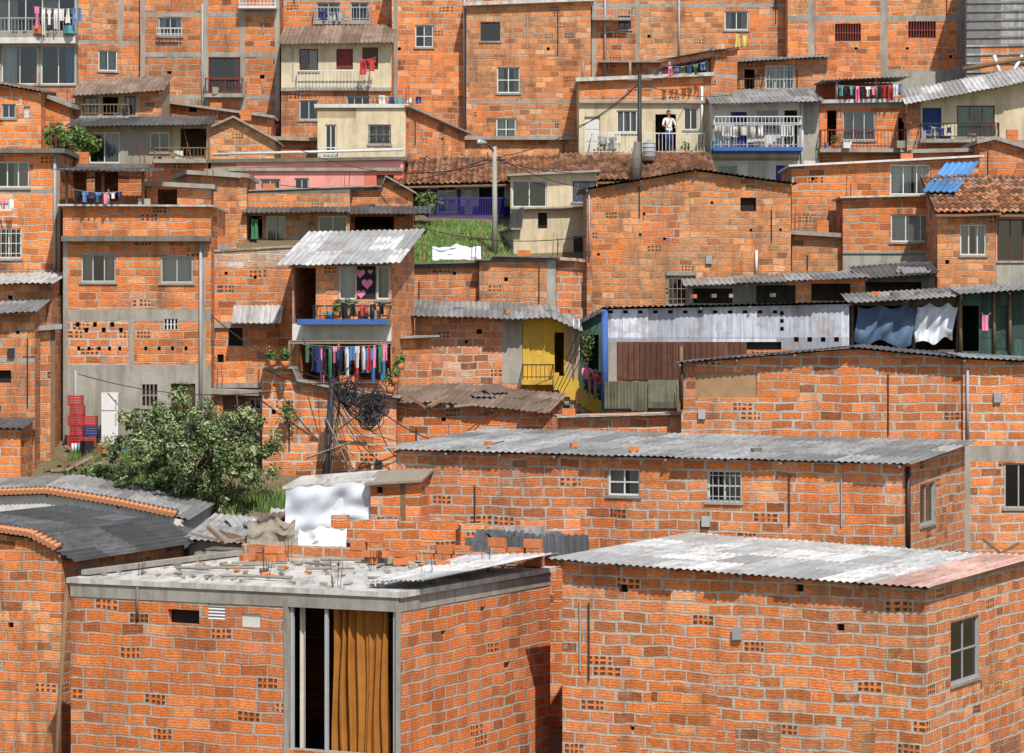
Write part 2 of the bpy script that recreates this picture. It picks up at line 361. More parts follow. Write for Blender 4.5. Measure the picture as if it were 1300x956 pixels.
            for i in range(2):
                for j in range(3): s.bx(jb,a+w*(.1+.45*i),a+w*(.1+.45*i)+w*.35,-.095,-.075,z0+h*(.06+.31*j),z0+h*(.06+.31*j)+h*.25,k)
            s.bx(jb,b-w*.12,b-w*.06,-.09,-.04,z0+h*.45,z0+h*.49,'iron')
        elif kind=='b': s.bx(jb,a,b,-.07,-.04,z0,z1,op.get('m','ply'))
        elif kind=='l':
            nl=max(3,int(h/.06))
            for i in range(nl): z=z0+h*i/nl; jb.face([s.P(a,-.01,z),s.P(b,-.01,z),s.P(b,-.06,z+h/nl*.9),s.P(a,-.06,z+h/nl*.9)],[(0,0)]*4,'wf')
        elif kind=='g':
            nb=max(3,int(w/.1))
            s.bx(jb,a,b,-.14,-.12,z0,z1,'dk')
            for i in range(nb+1): q=a+w*i/nb; s.bx(jb,q-.02,q+.02,-.05,-.02,z0,z1,op.get('m','redm'))
            s.bx(jb,a,b,-.06,-.05,z0+h*.45,z0+h*.52,op.get('m','redm'))
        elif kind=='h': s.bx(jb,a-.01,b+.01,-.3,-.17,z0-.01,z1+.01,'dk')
CNT=[0]
class House:
    def __init__(h,A,B,dep,mat,opens=(),zones=(),mids=(),rise=0.0,roof='slab',rm=None,ov=.25,so=.12,ropens=(),lopens=(),beam=None,zbot=None,name='brick_house',smat=None,rzones=(),th=.14,auto=True,rebar=None):
        CNT[0]+=1; uo=CNT[0]*3.37; rr=random.Random(CNT[0]*13+1)
        a=W(*A);b=W(*B)
        zb=(min(TZ(a.y),TZ(b.y))-.6) if zbot is None else zbot
        h.name=name; h.mb=MB();h.jb=MB();h.rb=MB();h.xb=MB()
        w=h.w=Wall(a,b,mids,zb); h.dep=dep; h.rise=rise
        w.build(h.mb,h.jb,mat,opens,zones,uo,rr=rr,auto=auto)
        bk=-w.n*dep
        a2=Vector((a.x+bk.x,a.y+bk.y,a.z+rise)); b2=Vector((b.x+bk.x,b.y+bk.y,b.z+rise))
        sm=smat or mat
        h.r=Wall(b,b2,(),zb); h.r.build(h.mb,h.jb,sm,ropens,rzones,uo+w.L,rr=rr,auto=auto)
        h.l=Wall(a2,a,(),zb); h.l.build(h.mb,h.jb,sm,lopens,(),uo+50,rr=rr,auto=auto)
        for (q0,z0),(q1,z1) in zip(w.tops,w.tops[1:]):
            p=[w.P(q1,-dep,zb),w.P(q0,-dep,zb),w.P(q0,-dep,z0+rise),w.P(q1,-dep,z1+rise)]
            h.mb.face(p,[(q1,zb),(q0,zb),(q0,z0+rise),(q1,z1+rise)],sm)
        n=len(w.tops)-1; sl=rise/dep
        for i in range(n):
            q0,z0=w.tops[i]; q1,z1=w.tops[i+1]; g=(z1-z0)/max(.01,q1-q0)
            e0=so if i==0 else 0; e1=so if i==n-1 else 0
            p00=w.P(q0-e0,ov,z0-g*e0-sl*ov); p10=w.P(q1+e1,ov,z1+g*e1-sl*ov)
            p01=w.P(q0-e0,-dep-.15,z0-g*e0+sl*(dep+.15)); p11=w.P(q1+e1,-dep-.15,z1+g*e1+sl*(dep+.15))
            up=Vector((0,0,.05))
            if roof=='slab': 
                T=Vector((0,0,th)); h.rb.prism([p00+T,p10+T,p11+T,p01+T],th-.003,rm or 'conc')
            elif roof=='corr':
                h.rb.corr(p00+up,p10+up,p11+up,p01+up,rm or 'shG')
                k=max(1,int((q1-q0)/1.4))
                for j in range(k+1):
                    q=q0+(q1-q0)*j/k; z=z0+g*(q-q0)
                    x0=w.P(q,ov*.8,z-sl*ov*.8-.03); x1=w.P(q,-.1,z+.0-.03); h.rb.tube(x0,x1,.035,.035,'woodg',5)
            elif roof=='tile':
                h.rb.tiles(p00+up,p10+up,p11+up,p01+up)
                h.rb.prism([p00+up*.4,p10+up*.4,p11+up*.4,p01+up*.4],.05,'wood')
            if beam:
                hh,km=beam
                y=[w.P(q0,.02,z0-hh),w.P(q1,.02,z1-hh),w.P(q1,.02,z1-.003),w.P(q0,.02,z0-.003)]
                h.mb.face(y,[(q0,z0-hh),(q1,z1-hh),(q1,z1),(q0,z0)],km)
                h.mb.face([w.P(q0,0,z0-hh),w.P(q1,0,z1-hh),y[1],y[0]],[(q0,0),(q1,0),(q1,.02),(q0,.02)],km)
        if beam:
            hh,km=beam
            for ww in (h.r,h.l):
                z0=ww.tops[0][1]; z1=ww.tops[-1][1]; L=ww.L
                y=[ww.P(0,.02,z0-hh),ww.P(L,.02,z1-hh),ww.P(L,.02,z1-.003),ww.P(0,.02,z0-.003)]
                h.mb.face(y,[(0,z0-hh),(L,z1-hh),(L,z1),(0,z0)],km)
                h.mb.face([ww.P(0,0,z0-hh),ww.P(L,0,z1-hh),y[1],y[0]],[(0,0),(L,0),(L,.02),(0,.02)],km)
        h.org=Vector(((a.x+b.x+a2.x+b2.x)/4,(a.y+b.y+a2.y+b2.y)/4,zb))
        if auto and w.L>1.4 and (mat[0]=='b' or mat=='pale'):
            for i in range(int(w.L/3.5)+rr.randint(0,1)):
                q=rr.uniform(.15,w.L-.15); zt=w.top(q)-rr.uniform(.1,1); L=rr.uniform(.8,2.6)
                if w.free(q-.03,zt-L,q+.03,zt): h.xb.tube(w.P(q,.03,zt),w.P(q,.03,zt-L),.02,.02,rr.choice(['pipe','cGr','iron','iron']),5)
            for i in range(rr.randint(0,1)):
                q=rr.uniform(.2,w.L-.5); z=w.top(q)-rr.uniform(.8,3); 
                if w.free(q,z,q+.3,z+.35): w.bx(h.xb,q,q+.2,.003,.09,z,z+.26,rr.choice(['cGr','alu','iron','iron']))
            if roof=='slab' and th>.04:
                q=rr.uniform(0,1.5)
                while q<w.L-.5:
                    if rr.random()<.35:
                        m_=rr.choice([1,1,2]); z=w.top(q+.2)+th+.002+abs(w.top(q+.4)-w.top(q))*.3
                        for k in range(m_): w.bx(h.xb,q+rr.uniform(-.04,.04),q+.4,-.25,-.08,z+k*.2,z+k*.2+.19,rr.choice(['terr','terr','conc']))
                    q+=rr.uniform(.45,1.6)
                if rebar or rr.random()<.5:
                    for q in (rr.uniform(.05,.3),w.L-rr.uniform(.1,.3)):
                        for k in range(4): h.xb.tube(w.P(q+(k%2)*.14,-.1-(k//2)*.14,w.top(q)+th*.5),w.P(q+(k%2)*.16+rr.uniform(-.05,.05),-.1-(k//2)*.14,w.top(q)+th+rr.uniform(.4,.8)),.011,.011,'redm',4,False)
    def rail(h,x0,x1,ytop,ybot,out,mat='iron',slab=True,sm='conc',sp=.13,w=None):
        w=w or h.w; a=w.S(x0);b=w.S(x1); z1=w.Z(ytop,(a+b)/2); z0=w.Z(ybot,(a+b)/2)
        if slab: w.bx(h.xb,a-.05,b+.05,.003,out+.06,z0-.14,z0,sm)
        w.bx(h.xb,a,b,out-.02,out+.02,z1-.04,z1,mat); w.bx(h.xb,a,b,out-.015,out+.015,z0+.08,z0+.11,mat)
        n=max(2,int((b-a)/sp))
        for i in range(n+1):
            q=a+(b-a)*i/n; w.bx(h.xb,q-.009,q+.009,out-.009,out+.009,z0,z1-.04,mat)
        for q in (a,b):
            w.bx(h.xb,q-.015,q+.015,.01,out-.02,z1-.04,z1,mat)
            for k in range(1,max(1,int(out/sp))): w.bx(h.xb,q-.008,q+.008,k*sp-.008,k*sp+.008,z0,z1-.04,mat)
    def pipe(h,x,y0,y1,mat='pipe',r=.05,w=None):
        w=w or h.w; q=w.S(x); h.xb.tube(w.P(q,r+.02,w.Z(y0,q)),w.P(q,r+.02,w.Z(y1,q)),r,r,mat,8)
    def awn(h,x0,x1,yb,yf,out,mat='shG',w=None):
        w=w or h.w; a=w.S(x0);b=w.S(x1); zb=w.Z(yb,(a+b)/2); k=(w.o.y-out)/w.o.y; zf=w.Z(yf,(a+b)/2)*k
        h.xb.corr(w.P(a,out,zf),w.P(b,out,zf),w.P(b,.02,zb),w.P(a,.02,zb),mat)
        for q in (a+.05,b-.05): h.xb.tube(w.P(q,out-.1,zf-.04),w.P(q,.02,zb-.06),.025,.025,'woodg',5)
    def shelf(h,x0,x1,y,out,th=.14,mat='conc'):
        w=h.w;a=w.S(x0);b=w.S(x1);z=w.Z(y,(a+b)/2); w.bx(h.xb,a,b,.003,out,z-th,z,mat)
    def done(h):
        e=empty(h.name,h.org)
        h.mb.obj('walls',e,h.org); h.jb.obj('windows_and_doors',e,h.org); h.rb.obj('roof',e,h.org); h.xb.obj('balcony_and_fittings',e,h.org)
        return e
def HH(*a,**k):
    post=k.pop('post',None); h=House(*a,**k)
    if post: post(h)
    h.done(); return h
wW={'f':'wf'}
# ================================================================== TOP TIER
def p(h):
    h.rail(0,96,24,44,.5,'pipe'); h.shelf(-40,98,47,.55,.3,'white')
HH((-45,-45,112),(98,-45,112),6,'pg',[(-10,-2,96,40,'w',{'f':'wf','nx':5,'c':'cC','cp':[(0,.3),(.6,.8)]}),(2,58,48,107,'w',{'f':'wf','nx':2,'ny':1,'c':'cW','cp':[(0,.4)]}),(52,58,96,107,'w',{'f':'wf','nx':2,'c':'cB','cp':[(.7,1)]})],[(-45,45,98,58,'white'),(-45,110,98,200,'bB'),(-45,-45,98,-5,'bB')],post=p)
HH((98.5,-45,112.3),(178,-45,113),5,'bB',[(125,64,149,90,'w',wW)],[(98,52,178,56,'conc'),(150,-45,156,60,'conc'),(98,105,178,112,'conc')])
def p(h): h.rail(262,308,100,120,.4,'redm'); h.pipe(257,5,170,'pipe',.04); h.shelf(304,352,9,.5,.1,'wf'); h.rail(305,350,-4,9,.5,'wf',False); h.rail(200,232,36,47,.25,'wf',False)
HH((178.5,-45,112.6),(355,-45,112.6),5,'bB',[(201,22,231,46,'w',{'nx':2}),(265,73,305,118,'w',{'f':'pipeb','nx':2,'c':'cR','cp':[(.8,1)]}),(212,90,218,94,'h'),(330,95,336,100,'h')],
 [(178,-45,184,180,'conc'),(258,-45,264,180,'conc'),(305,-45,311,180,'conc'),(349,-45,355,180,'conc'),(178,16,355,21,'conc'),(178,66,355,72,'conc'),(178,121,355,126,'conc'),(311,21,349,66,'bA')],post=p)
def p(h): h.rail(400,470,10,28,.4,'pipe')
HH((355.5,-45,114.5),(500,-45,114.5),5,'bA',[(402,3,432,27,'w',{'c':'cGr'}),(445,3,468,27,'w',{'c':None})],[(355,-2,500,2,'conc')],post=p)
def p(h): h.shelf(357,497,112,.12,.12,'pg'); h.rail(378,470,90,111,.3,'wf',False)
HH((357,55,110.8),(497,52,110.8),3,'bB',[(380,62,404,90,'w',{'f':'redm','c':'cC'}),(427,62,448,88,'d',{'m':'redm'}),(460,60,480,88,'d',{'m':'doorb'}),(380,127,404,152,'w',{'c':None}),(440,122,470,136,'w',{'c':None,'nx':3})],
 [(357,50,497,111,'cream'),(357,111,497,116,'conc')],rise=.9,roof='corr',rm='shR',ov=.5,post=p)
def p(h): h.pipe(590,-20,205,'pipe',.06)
HH((497.5,-45,113),(591,-45,113),5,'bB',[(527,32,550,60,'w',{'f':'wf','ny':2,'c':'cC'}),(505,60,509,64,'h')],[(497,66,591,70,'bA'),(500,-45,505,150,'conc')],post=p)
HH((592,8,112),(750,2,112),4,'bC',[(610,28,635,52,'w',{'f':'pipeb','c':None}),(631,85,660,118,'w',{'f':'wf','ny':2,'c':'cC'}),(630,150,655,178,'w',{'f':'wf','ny':2,'c':'cW'}),(694,60,698,64,'h')],[(592,70,750,75,'bB'),(592,128,750,131,'conc')],rm='slab')
HH((560,-45,118.5),(765,-45,118.5),5,'bC')
def p(h): h.pipe(768,-20,95,'pipe',.05); h.pipe(862,0,80,'pipe',.04); h.shelf(760,840,78,.5,.08,'woodg'); h.shelf(751,800,24,.5,.1,'conc'); h.rail(752,800,12,24,.5,'pipe',False)
HH((751,-45,114),(1000,-45,114),4,'bB',[(785,20,801,37,'w',{'f':'pipeb','c':None}),(822,44,826,48,'h'),(920,14,950,38,'w',{'f':'wf','c':'cC'})],[(751,-45,757,110,'conc'),(808,-45,812,90,'conc'),(812,-45,920,70,'bC'),(751,5,1000,9,'conc')],post=p)
HH((1000,-45,113),(1225,-45,113),4,'bA',[(1060,30,1093,52,'g'),(1153,27,1188,48,'g'),(1085,60,1089,63,'h'),(1150,60,1154,63,'h'),(1205,70,1209,74,'h')],
 [(1000,20,1225,27,'conc'),(1026,-45,1034,110,'conc'),(1118,-45,1127,115,'conc'),(1215,-45,1225,115,'conc'),(1127,88,1215,118,'pg'),(1000,-45,1026,20,'bC'),(1127,72,1225,77,'bB')])
def p(h):
    w=h.w; a=w.o
    for i in range(12):
        z=w.Z(-30+i*11,0); w.bx(h.xb,.0,w.L,.0,.05,z-.05,z+.02,'shG')
    h.xb.tube(W(1222,88,109.3),W(1310,72,109.3),.1,.1,'wood',6); h.xb.tube(W(1262,70,109.3),W(1275,110,109.3),.07,.07,'white',6); h.xb.tube(W(1298,70,109.3),W(1275,110,109.3),.07,.07,'white',6)
HH((1227,-45,110.4),(1335,-45,110),4,'shG',zones=[(1245,60,1300,110,'bA')],post=p,name='metal_clad_house')
def p(h):
    h.rail(751,892,171,198,1.0,'wf'); h.shelf(735,902,128,.15,.1,'conc')
    h.pipe(891,110,200,'wf',.05)
    for x in (740,800,850,898): 
        q=h.w.S(x); h.xb.tube(h.w.P(q,-.1,h.w.Z(102,q)),h.w.P(q,-.1,h.w.Z(78,q)),.05,.05,'woodg',6)
    h.xb.corr(h.w.P(2.9,.5,10.2),h.w.P(5.3,.5,10.75),h.w.P(5.3,-3,10.9),h.w.P(2.9,-3,10.3),'shW')
HH((735,104,108),(902,97,108),4.5,'cream',[(742,148,762,197,'d',{'m':'doorw'}),(783,140,809,168,'w',{'f':'wf','nx':3,'c':'cW'}),(832,145,858,197,'o'),(868,136,886,165,'w',{'f':'wf','c':'cR','cp':[(0,.3)]})],
 [(735,95,902,127,'bA')],post=p,rm='slab',name='plastered_house')
HH((902.5,66,109),(936,62,109.5),4,'bA',[],[(902,95,936,99,'conc')],roof='corr',rm='shG')
def p(h): h.rail(938,968,100,120,.3,'iron',False)
HH((936.5,80,111.5),(1050,73,111.5),3,'bC',[(972,83,1008,118,'w',{'f':'wf','nx':3,'c':'cC','g':'wf'}),(945,88,958,118,'o')],[],roof='corr',rm='shG',ov=.5,rise=.4,post=p)
def p(h): 
    h.rail(905,1014,160,189,1.0,'cGr',sm='blue'); h.rail(905,1014,150,162,1.02,'wf',False)
    w=h.w; w.bx(h.xb,.02,w.S(1014),.003,.95,w.Z(195,2),w.Z(189.5,2),'blue'); h.pipe(1018,130,230,'wf',.06)
HH((903,130,106.8),(1040,127,106.8),3.6,'white',[(928,142,948,188,'d',{'m':'cN'}),(960,140,988,165,'w',{'c':None,'nx':3}),(996,140,1012,188,'o'),(912,210,936,226,'w',{'c':'cB'}),(949,204,972,232,'w',{'f':'wf','c':'cW','cp':[(0,1)]}),(985,210,1006,235,'d',{'m':'purple'})],
 [(1016,128,1040,200,'pg'),(903,200,1040,204,'conc')],roof='corr',rm='shG',ov=.9,rise=.7,post=p,name='plastered_house')
def p(h):
    h.rail(1040,1160,166,190,.7,'redm')
    h.pipe(1062,98,128,'woodg',.05); h.pipe(1112,98,128,'woodg',.05)
    w=h.w; w.bx(h.xb,.2,w.L-.1,-3.2,-3.1,w.Z(130,1),w.Z(96,1),'pinkd'); 
    h.xb.corr(w.P(.1,.3,w.Z(103,1)),w.P(w.L+.1,.3,w.Z(98,1)),w.P(w.L+.1,-3.3,w.Z(94,1)),w.P(.1,-3.3,w.Z(98,1)),'shG')
HH((1040.5,132,107),(1151,130,107),3.5,'bA',[(1070,142,1111,178,'w',{'f':'alu','nx':3,'c':'cGr','cp':[(0,1)]}),(1050,140,1062,185,'o'),(1140,150,1148,186,'o')],[(1040,130,1151,137,'conc')],post=p,rm='slab',auto=False)
def p(h): h.rail(1168,1266,158,178,.8,'iron')
HH((1151.5,131,106),(1320,99,105.6),3.3,'cream',[(1171,137,1195,178,'d',{'m':'cN'}),(1215,134,1263,173,'w',{'f':'doorb','nx':3,'c':'cG','cp':[(0,.4),(.6,1)]})],
 [(1151,178,1320,184,'conc'),(1151,184,1320,240,'bA'),(1151,130,1169,178,'bB')],roof='corr',rm='shW',ov=.7,rise=.7,post=p,name='plastered_house')
# ================================================================== UPPER MID TIER
HH((-45,104,104),(52,118,104),3.5,'bA',[(2,132,20,150,'w'),(30,135,38,150,'d',{'m':'doorw'})],roof='corr',rm='shR',ov=.3,rise=.3,mids=[(0,108)])
HH((40,117,105.2),(89,136,105),3,'bA',[],roof='slab')
HH((88,150,107.5),(120,150,107.5),3,'bC')
def p(h): h.rail(105,165,133,148,.4,'wood')
HH((95,120,106),(205,114,106),2.6,'tan',[(130,123,150,148,'o'),(106,123,124,148,'w',{'f':'doorb'}),(158,122,172,146,'w',{'f':'doorb','c':'cC'})],[(176,113,205,150,'bC')],roof='corr',rm='shR',ov=.5,rise=.7,post=p)
def p(h): h.rail(198,262,188,203,.5,'wood')
HH((90,160,103),(263,158,103),2.7,'tan',[(113,168,152,207,'w',{'f':'wf','nx':2,'c':'cGr'}),(190,168,215,193,'w',{'f':'wf','nx':2,'c':None}),(229,163,262,200,'o')],[(150,158,190,230,'pg'),(90,208,263,300,'bB')],roof='corr',rm='shD',ov=.7,rise=.45,post=p)
HH((263.5,165,104),(348,178,104),3,'bC',mids=[(297,150)],th=.08)
HH((200,130,109.5),(345,150,109.5),2.5,'bB',[(240,135,250,142,'h')],th=.1)
HH((340,178,108),(408,180,108),3,'bB')
def p(h): h.rail(404,430,188,204,.5,'wf',False)
HH((403,137,105.6),(515,137,105.8),2.6,'cream',[(413,158,427,196,'w',{'f':'wf','c':None}),(468,158,496,183,'w',{'f':'alu','nx':3,'c':None,'ny':2,'g':'iron'})],[(403,137,452,150,'tan')],rm='white',ov=.1,post=p,name='plastered_house')
HH((515.5,137,105.8),(590,170,108.4),3,'bB',[(560,175,563,178,'h')],th=.06)
HH((590,178,110),(740,178,110.5),2,'bC')
def p(h):
    h.xb.tube(W(270,196,102.6),W(512,190,102.6),.05,.05,'wf',6)
    h.shelf(268,512,213,.12,.12,'conc')
HH((268,207,103),(512,204,103),3,'pink',[(330,227,356,240,'w'),(374,226,392,240,'w',{'c':None}),(478,222,500,240,'d',{'m':'doorb'})],[(268,205,300,245,'bC'),(462,216,512,245,'pinkd')],rm='slabd',post=p,name='plastered_house',ov=.1)
def p(h): h.rail(545,640,252,278,.8,'purple',sm='purple',sp=.06)
HH((500,231,103),(905,222,103),3.6,'white',[(555,236,580,270,'w',{'f':'wf','c':None}),(590,238,600,272,'w',{'f':'wf'}),(608,238,640,278,'o'),(800,232,820,250,'w')],
 [(500,220,545,240,'bB'),(500,240,585,300,'purple'),(585,262,650,300,'purple'),(760,222,905,300,'bB')],roof='tile',ov=.9,rise=1.0,post=p,name='plastered_house')
HH((648,224,99.6),(758,219,99.6),2.4,'cream',[(650,229,694,263,'w',{'f':'wf','nx':2,'c':None}),(727,230,757,256,'w',{'f':'purple','nx':3,'c':'cW'})],[(664,226,668,264,'white')],roof='slab',ov=.3,th=.08,name='plastered_house',zbot=1.5)
HH((652,292,96.4),(750,264,96.8),2.6,'cream',[(683,270,695,290,'h'),(728,300,746,322,'b',{'m':'pipeb'})],mids=[(661,292),(664,266)],zbot=1.2,th=.06,name='plastered_house')
# left mid: brick terraces
HH((265,220,98),(313,226,98),3.5,'bC',[(290,236,300,246,'h')])
def p(h): h.awn(310,444,263,270,.8,'shD')
HH((311,243,98.5),(444,238,98.5),3.5,'bC',[(315,274,333,303,'o'),(338,274,363,306,'w',{'f':'wf','nx':2,'c':'cC'}),(404,274,441,300,'w',{'f':'wf','c':None}),(372,280,392,300,'b',{'m':'tan'})],[(311,300,444,312,'conc'),(311,238,444,246,'slabd')],roof='slab',ov=.05,th=.05,post=p)
def p(h): h.awn(440,548,262,272,1.2,'shD')
HH((444.5,238,99.5),(524,244,99.5),3,'bB',[(450,275,500,296,'o')],[(444,298,524,345,'bB')],mids=[(485,238),(490,225)],post=p,th=.06)
# ================================================================== LEFT COLUMN
def p(h): h.pipe(70,200,345,'pipe',.05)
HH((-45,195,88),(76,195,88),4,'bA',[(-5,205,37,238,'w',{'f':'wf','nx':3,'c':'cC'}),(-5,290,27,328,'w',{'f':'wf','g':'wf','c':None}),(-5,258,16,268,'b',{'m':'doorw'})],[(-45,240,76,246,'conc'),(68,195,76,400,'conc'),(-45,330,76,350,'bB')],rm='slabd',ov=.35,so=.2,post=p)
HH((-45,362,84.6),(66,360,84.6),3,'bB',[(10,375,16,380,'h')],roof='corr',rm='shW',ov=.4,rise=.35)
HH((-45,398,82.4),(44,396,82.4),2,'bB',[(-6,470,14,486,'h'),(20,420,25,424,'h')],[(-45,455,44,460,'conc')],roof='corr',rm='shG',ov=.4,rise=.3)
HH((-45,545,80),(26,545,80),2,'bA',[],roof='corr',rm='shD',ov=.2,rise=.2)
HH((44.5,420,83.3),(70,418,83.6),1.2,'bB',[],[(64,418,70,700,'wood')])
op=[(103,322,147,358,'w',{'nx':3,'c':'cC','cp':[(0,.3),(.7,1)]}),(204,325,245,359,'w',{'nx':2,'c':'cW','cp':[(0,1)]}),(208,405,226,418,'g',{'m':'wf'}),(217,487,248,530,'d',{'m':'doorb'}),(180,488,200,515,'g',{'m':'woodg'})]
for i in range(6): op.append((96+i*11,409+(i%2)*7,101+i*11,415+(i%2)*7,'h'))
for i in range(5): op.append((98+i*13,440,102+i*13,445,'h'))
for i in range(4): op.append((183+i*17,440,187+i*17,445,'h'))
def p(h):
    h.pipe(255,300,560,'pipe',.05); h.pipe(96,470,560,'pipe',.04); h.shelf(80,268,300,.35,.16,'slabd'); h.pipe(138,240,258,'wf',.03)
    for x in (84,130,181): 
        q=h.w.S(x); h.xb.tube(h.w.P(q,-.1,h.w.Z(260,q)),h.w.P(q,-.1,h.w.Z(214,q)),.05,.05,'wood',6)
    h.xb.corr(h.w.P(-.2,.6,h.w.Z(216,0)*.993),h.w.P(2.6,.6,h.w.Z(218,0)*.993),h.w.P(2.6,-4,h.w.Z(205,0)),h.w.P(-.2,-4,h.w.Z(203,0)),'shD')
    h.rail(176,256,518,545,1.2,'iron',False)
HH((80,262,86),(268,263,86),4.2,'bA',op,[(80,393,268,407,'conc'),(80,463,268,472,'conc'),(80,472,268,640,'pg'),(80,300,86,640,'conc'),(163,407,170,463,'conc'),(254,300,261,640,'conc'),(86,407,163,463,'bE')],post=p,rm='slab',th=.06)
HH((186,236,90.3),(268,240,90.4),1.5,'bB',[(200,240,225,262,'o')],[])
HH((78,214,90.6),(186,214,90.6),1,'bB',[(85,218,110,255,'o'),(120,218,150,255,'o')],[],roof='slab',rm='slabd')
HH((240,222,93),(300,226,93.4),3,'bC',[(258,240,262,244,'h')])
def p(h): 
    h.awn(297,360,388,410,.8,'shW'); h.shelf(266,350,408,.1,.2,'conc'); h.shelf(268,335,486,.2,.15,'conc')
HH((268.5,320,87),(371,314,87),3.4,'bB',[(290,414,308,439,'h'),(322,350,326,354,'h'),(285,345,289,349,'h'),(276,450,284,460,'h')],[(266,312,371,338,'pale'),(268,440,312,486,'bA'),(312,440,371,640,'bC')],post=p,th=.06,rm='pale',ov=.05)
HH((270,500,84.6),(338,503,84.6),1.6,'bB',[(283,503,311,531,'d',{'m':'doorb'}),(316,505,332,520,'w')],[(270,533,338,560,'pg')],roof='slab')
# centre house with white roof
def p(h):
    w=h.w
    a=w.S(384); b=w.L; z=w.Z(406,1.5)
    w.bx(h.xb,a,b,.003,.75,z-.16,z,'woodg'); w.bx(h.xb,a,b+.02,.75,.78,z-.14,z+.02,'blue'); 
    h.rail(404,497,388,405,.7,'iron',False,sp=.2)
    zl=w.Z(433,1.5); w.bx(h.xb,w.S(375),b,.003,.9,zl-.08,zl-.0,'woodg')
    for x in (378,440,494): q=w.S(x); h.xb.tube(w.P(q,1.2,zl-.0),w.P(q,1.2,w.Z(482,1.5)),.035,.035,'wood',6)
    h.xb.tube(w.P(w.S(378),1.2,zl),w.P(b,1.2,zl),.03,.03,'wood',5)
    for (cx,cy,s) in ((457,347,.15),(466,360,.17),(458,373,.14),(470,345,.08)):
        c=w.P(w.S(cx),-.025,w.Z(cy,w.S(cx))); pts=[]
        for i in range(24):
            t=2*math.pi*i/24; X=16*math.sin(t)**3/16*s; Y=(13*math.cos(t)-5*math.cos(2*t)-2*math.cos(3*t)-math.cos(4*t))/16*s
            pts.append(Vector((c.x+w.t.x*X,c.y+w.t.y*X,c.z+Y)))
        h.xb.face(pts,[(0,0)]*24,'cP')
    w.bx(h.xb,w.S(429),w.S(496),-.02,.02,w.Z(338,1),w.Z(335,1),'woodg')
HH((371,334,84.4),(497,331,84),4,'bC',[(373,340,401,411,'o'),(430,337,452,380,'w',{'f':'wf','nx':1,'c':'cW','cp':[(0,.8)]}),(453,337,477,380,'b',{'m':'cK'}),(478,337,495,380,'w',{'f':'wf','nx':1,'c':'cGr','cp':[(.3,1)]}),(380,436,496,482,'o')],
  [(402,380,429,412,'bB'),(371,411,497,433,'white'),(371,433,497,560,'bB')],rise=1.0,roof='corr',rm='shW',ov=.55,so=.35,post=p,smat='bA')
HH((333,468,82),(503,505,82),1.7,'bE',[(345,520,350,526,'h'),(470,530,476,536,'h')],[(333,590,400,700,'bB')],mids=[(372,468),(378,484),(440,497)],th=.05,smat='bB')
HH((490,512,82.8),(694,524,81.8),2.4,'bD',[(560,530,566,535,'h')],roof='corr',rm='shR',rise=.42,ov=.3,mids=[(560,510)])
HH((505,430,85.6),(548,428,86.5),2,'bB',[],th=.05)
# old brick / yellow house
HH((527,399,88),(663,404,88),3,'bP',[(590,432,594,436,'h'),(605,418,612,424,'h')],[(638,402,663,520,'pg'),(527,399,548,520,'bC'),(527,487,663,540,'bB')],roof='corr',rm='shG',rise=.42,ov=.7)
def p(h):
    h.rail(664,702,462,482,.9,'iron',sm='yellow',sp=.12); w=h.w
    n=9
    for i in range(n):
        a=w.S(702)+i*.17; z=w.Z(484,1)-i*.105
        w.bx(h.xb,a,a+.17,.1,.95,z-.5,z-.003,'conc'); 
        w.bx(h.xb,a,a+.17,.95,1.05,z-.25,z+.28,'yellow')
    for x in (728,735): h.pipe(x,405,480,'wf',.02)
HH((663.5,404,88.1),(735,418,88.1),3,'yellow',[(704,422,716,482,'o'),(672,425,690,450,'b',{'m':'yellow'})],[(718,405,735,480,'tan')],mids=[(700,402)],roof='corr',rm='shG',rise=.35,ov=.7,post=p,name='plastered_house')
HH((735.5,412,90),(767,395,90),1.2,'greend',[(742,425,760,470,'o')],roof='slab',rm='shD')
HH((525,336,92),(608,334,92),2.3,'bB',[(575,345,579,349,'h')],[(525,334,608,341,'slabd')],rm='slabd',th=.05)
HH((608.5,331,91.6),(706,328,91.6),2.3,'bC',[(640,352,645,357,'h')],[(608,326,706,333,'slabd'),(694,330,706,400,'pg')],rm='slabd',th=.05,mids=[(622,331),(626,326)])
HH((706.5,330,91.9),(778,336,91.9),2.6,'bE',[],[],rm='pale',th=.1)
# big gable brick house
vents=[(940,251,960,268,'h'),(849,347,881,386,'w',{'f':'doorb','nx':3,'c':None,'g':'woodg'})]
random.seed(3)
for i in range(7):
    x=random.uniform(755,990); y=random.uniform(250,335); vents.append((x,y,x+3.5,y+3.5,'h'))
def p(h): h.pipe(960,318,352,'wf',.05); h.pipe(748,240,330,'pipe',.03); h.shelf(846,884,345,.08,.12,'conc')
HH((745,241,91.5),(1004,234,91.5),5,'bC',vents,[(745,238,752,390,'bB')],mids=[(882,217)],roof='corr',rm='shD',ov=.3,so=.25,rise=.05,post=p)
HH((1005,212,95),(1243,200,95),3.5,'bA',[(1130,209,1181,247,'w',{'f':'wf','nx':3,'c':'cW','cp':[(0,.55),(.6,1)]}),(1030,225,1034,229,'h')],[(1005,270,1070,300,'bC')],roof='slab',rm='white',ov=.25,th=.07)
def p(h):
    w=h.w; h.xb.corr(W(1171,244,91),W(1213,244,91),W(1243,205,94.5),W(1202,207,94.5),'shB',pitch=.2,amp=.03)
    h.shelf(1070,1191,320,.05,.05,'conc')
HH((1070,252,92.6),(1191,249,92.6),2,'bA',[(1131,272,1188,307,'w',{'f':'wf','nx':3,'c':'cW'})],[(1070,318,1191,345,'pg'),(1095,345,1191,400,'bB')],rm='slab',th=.06,post=p)
HH((1005.5,298,93),(1071,302,93),1.5,'bC',[],[])
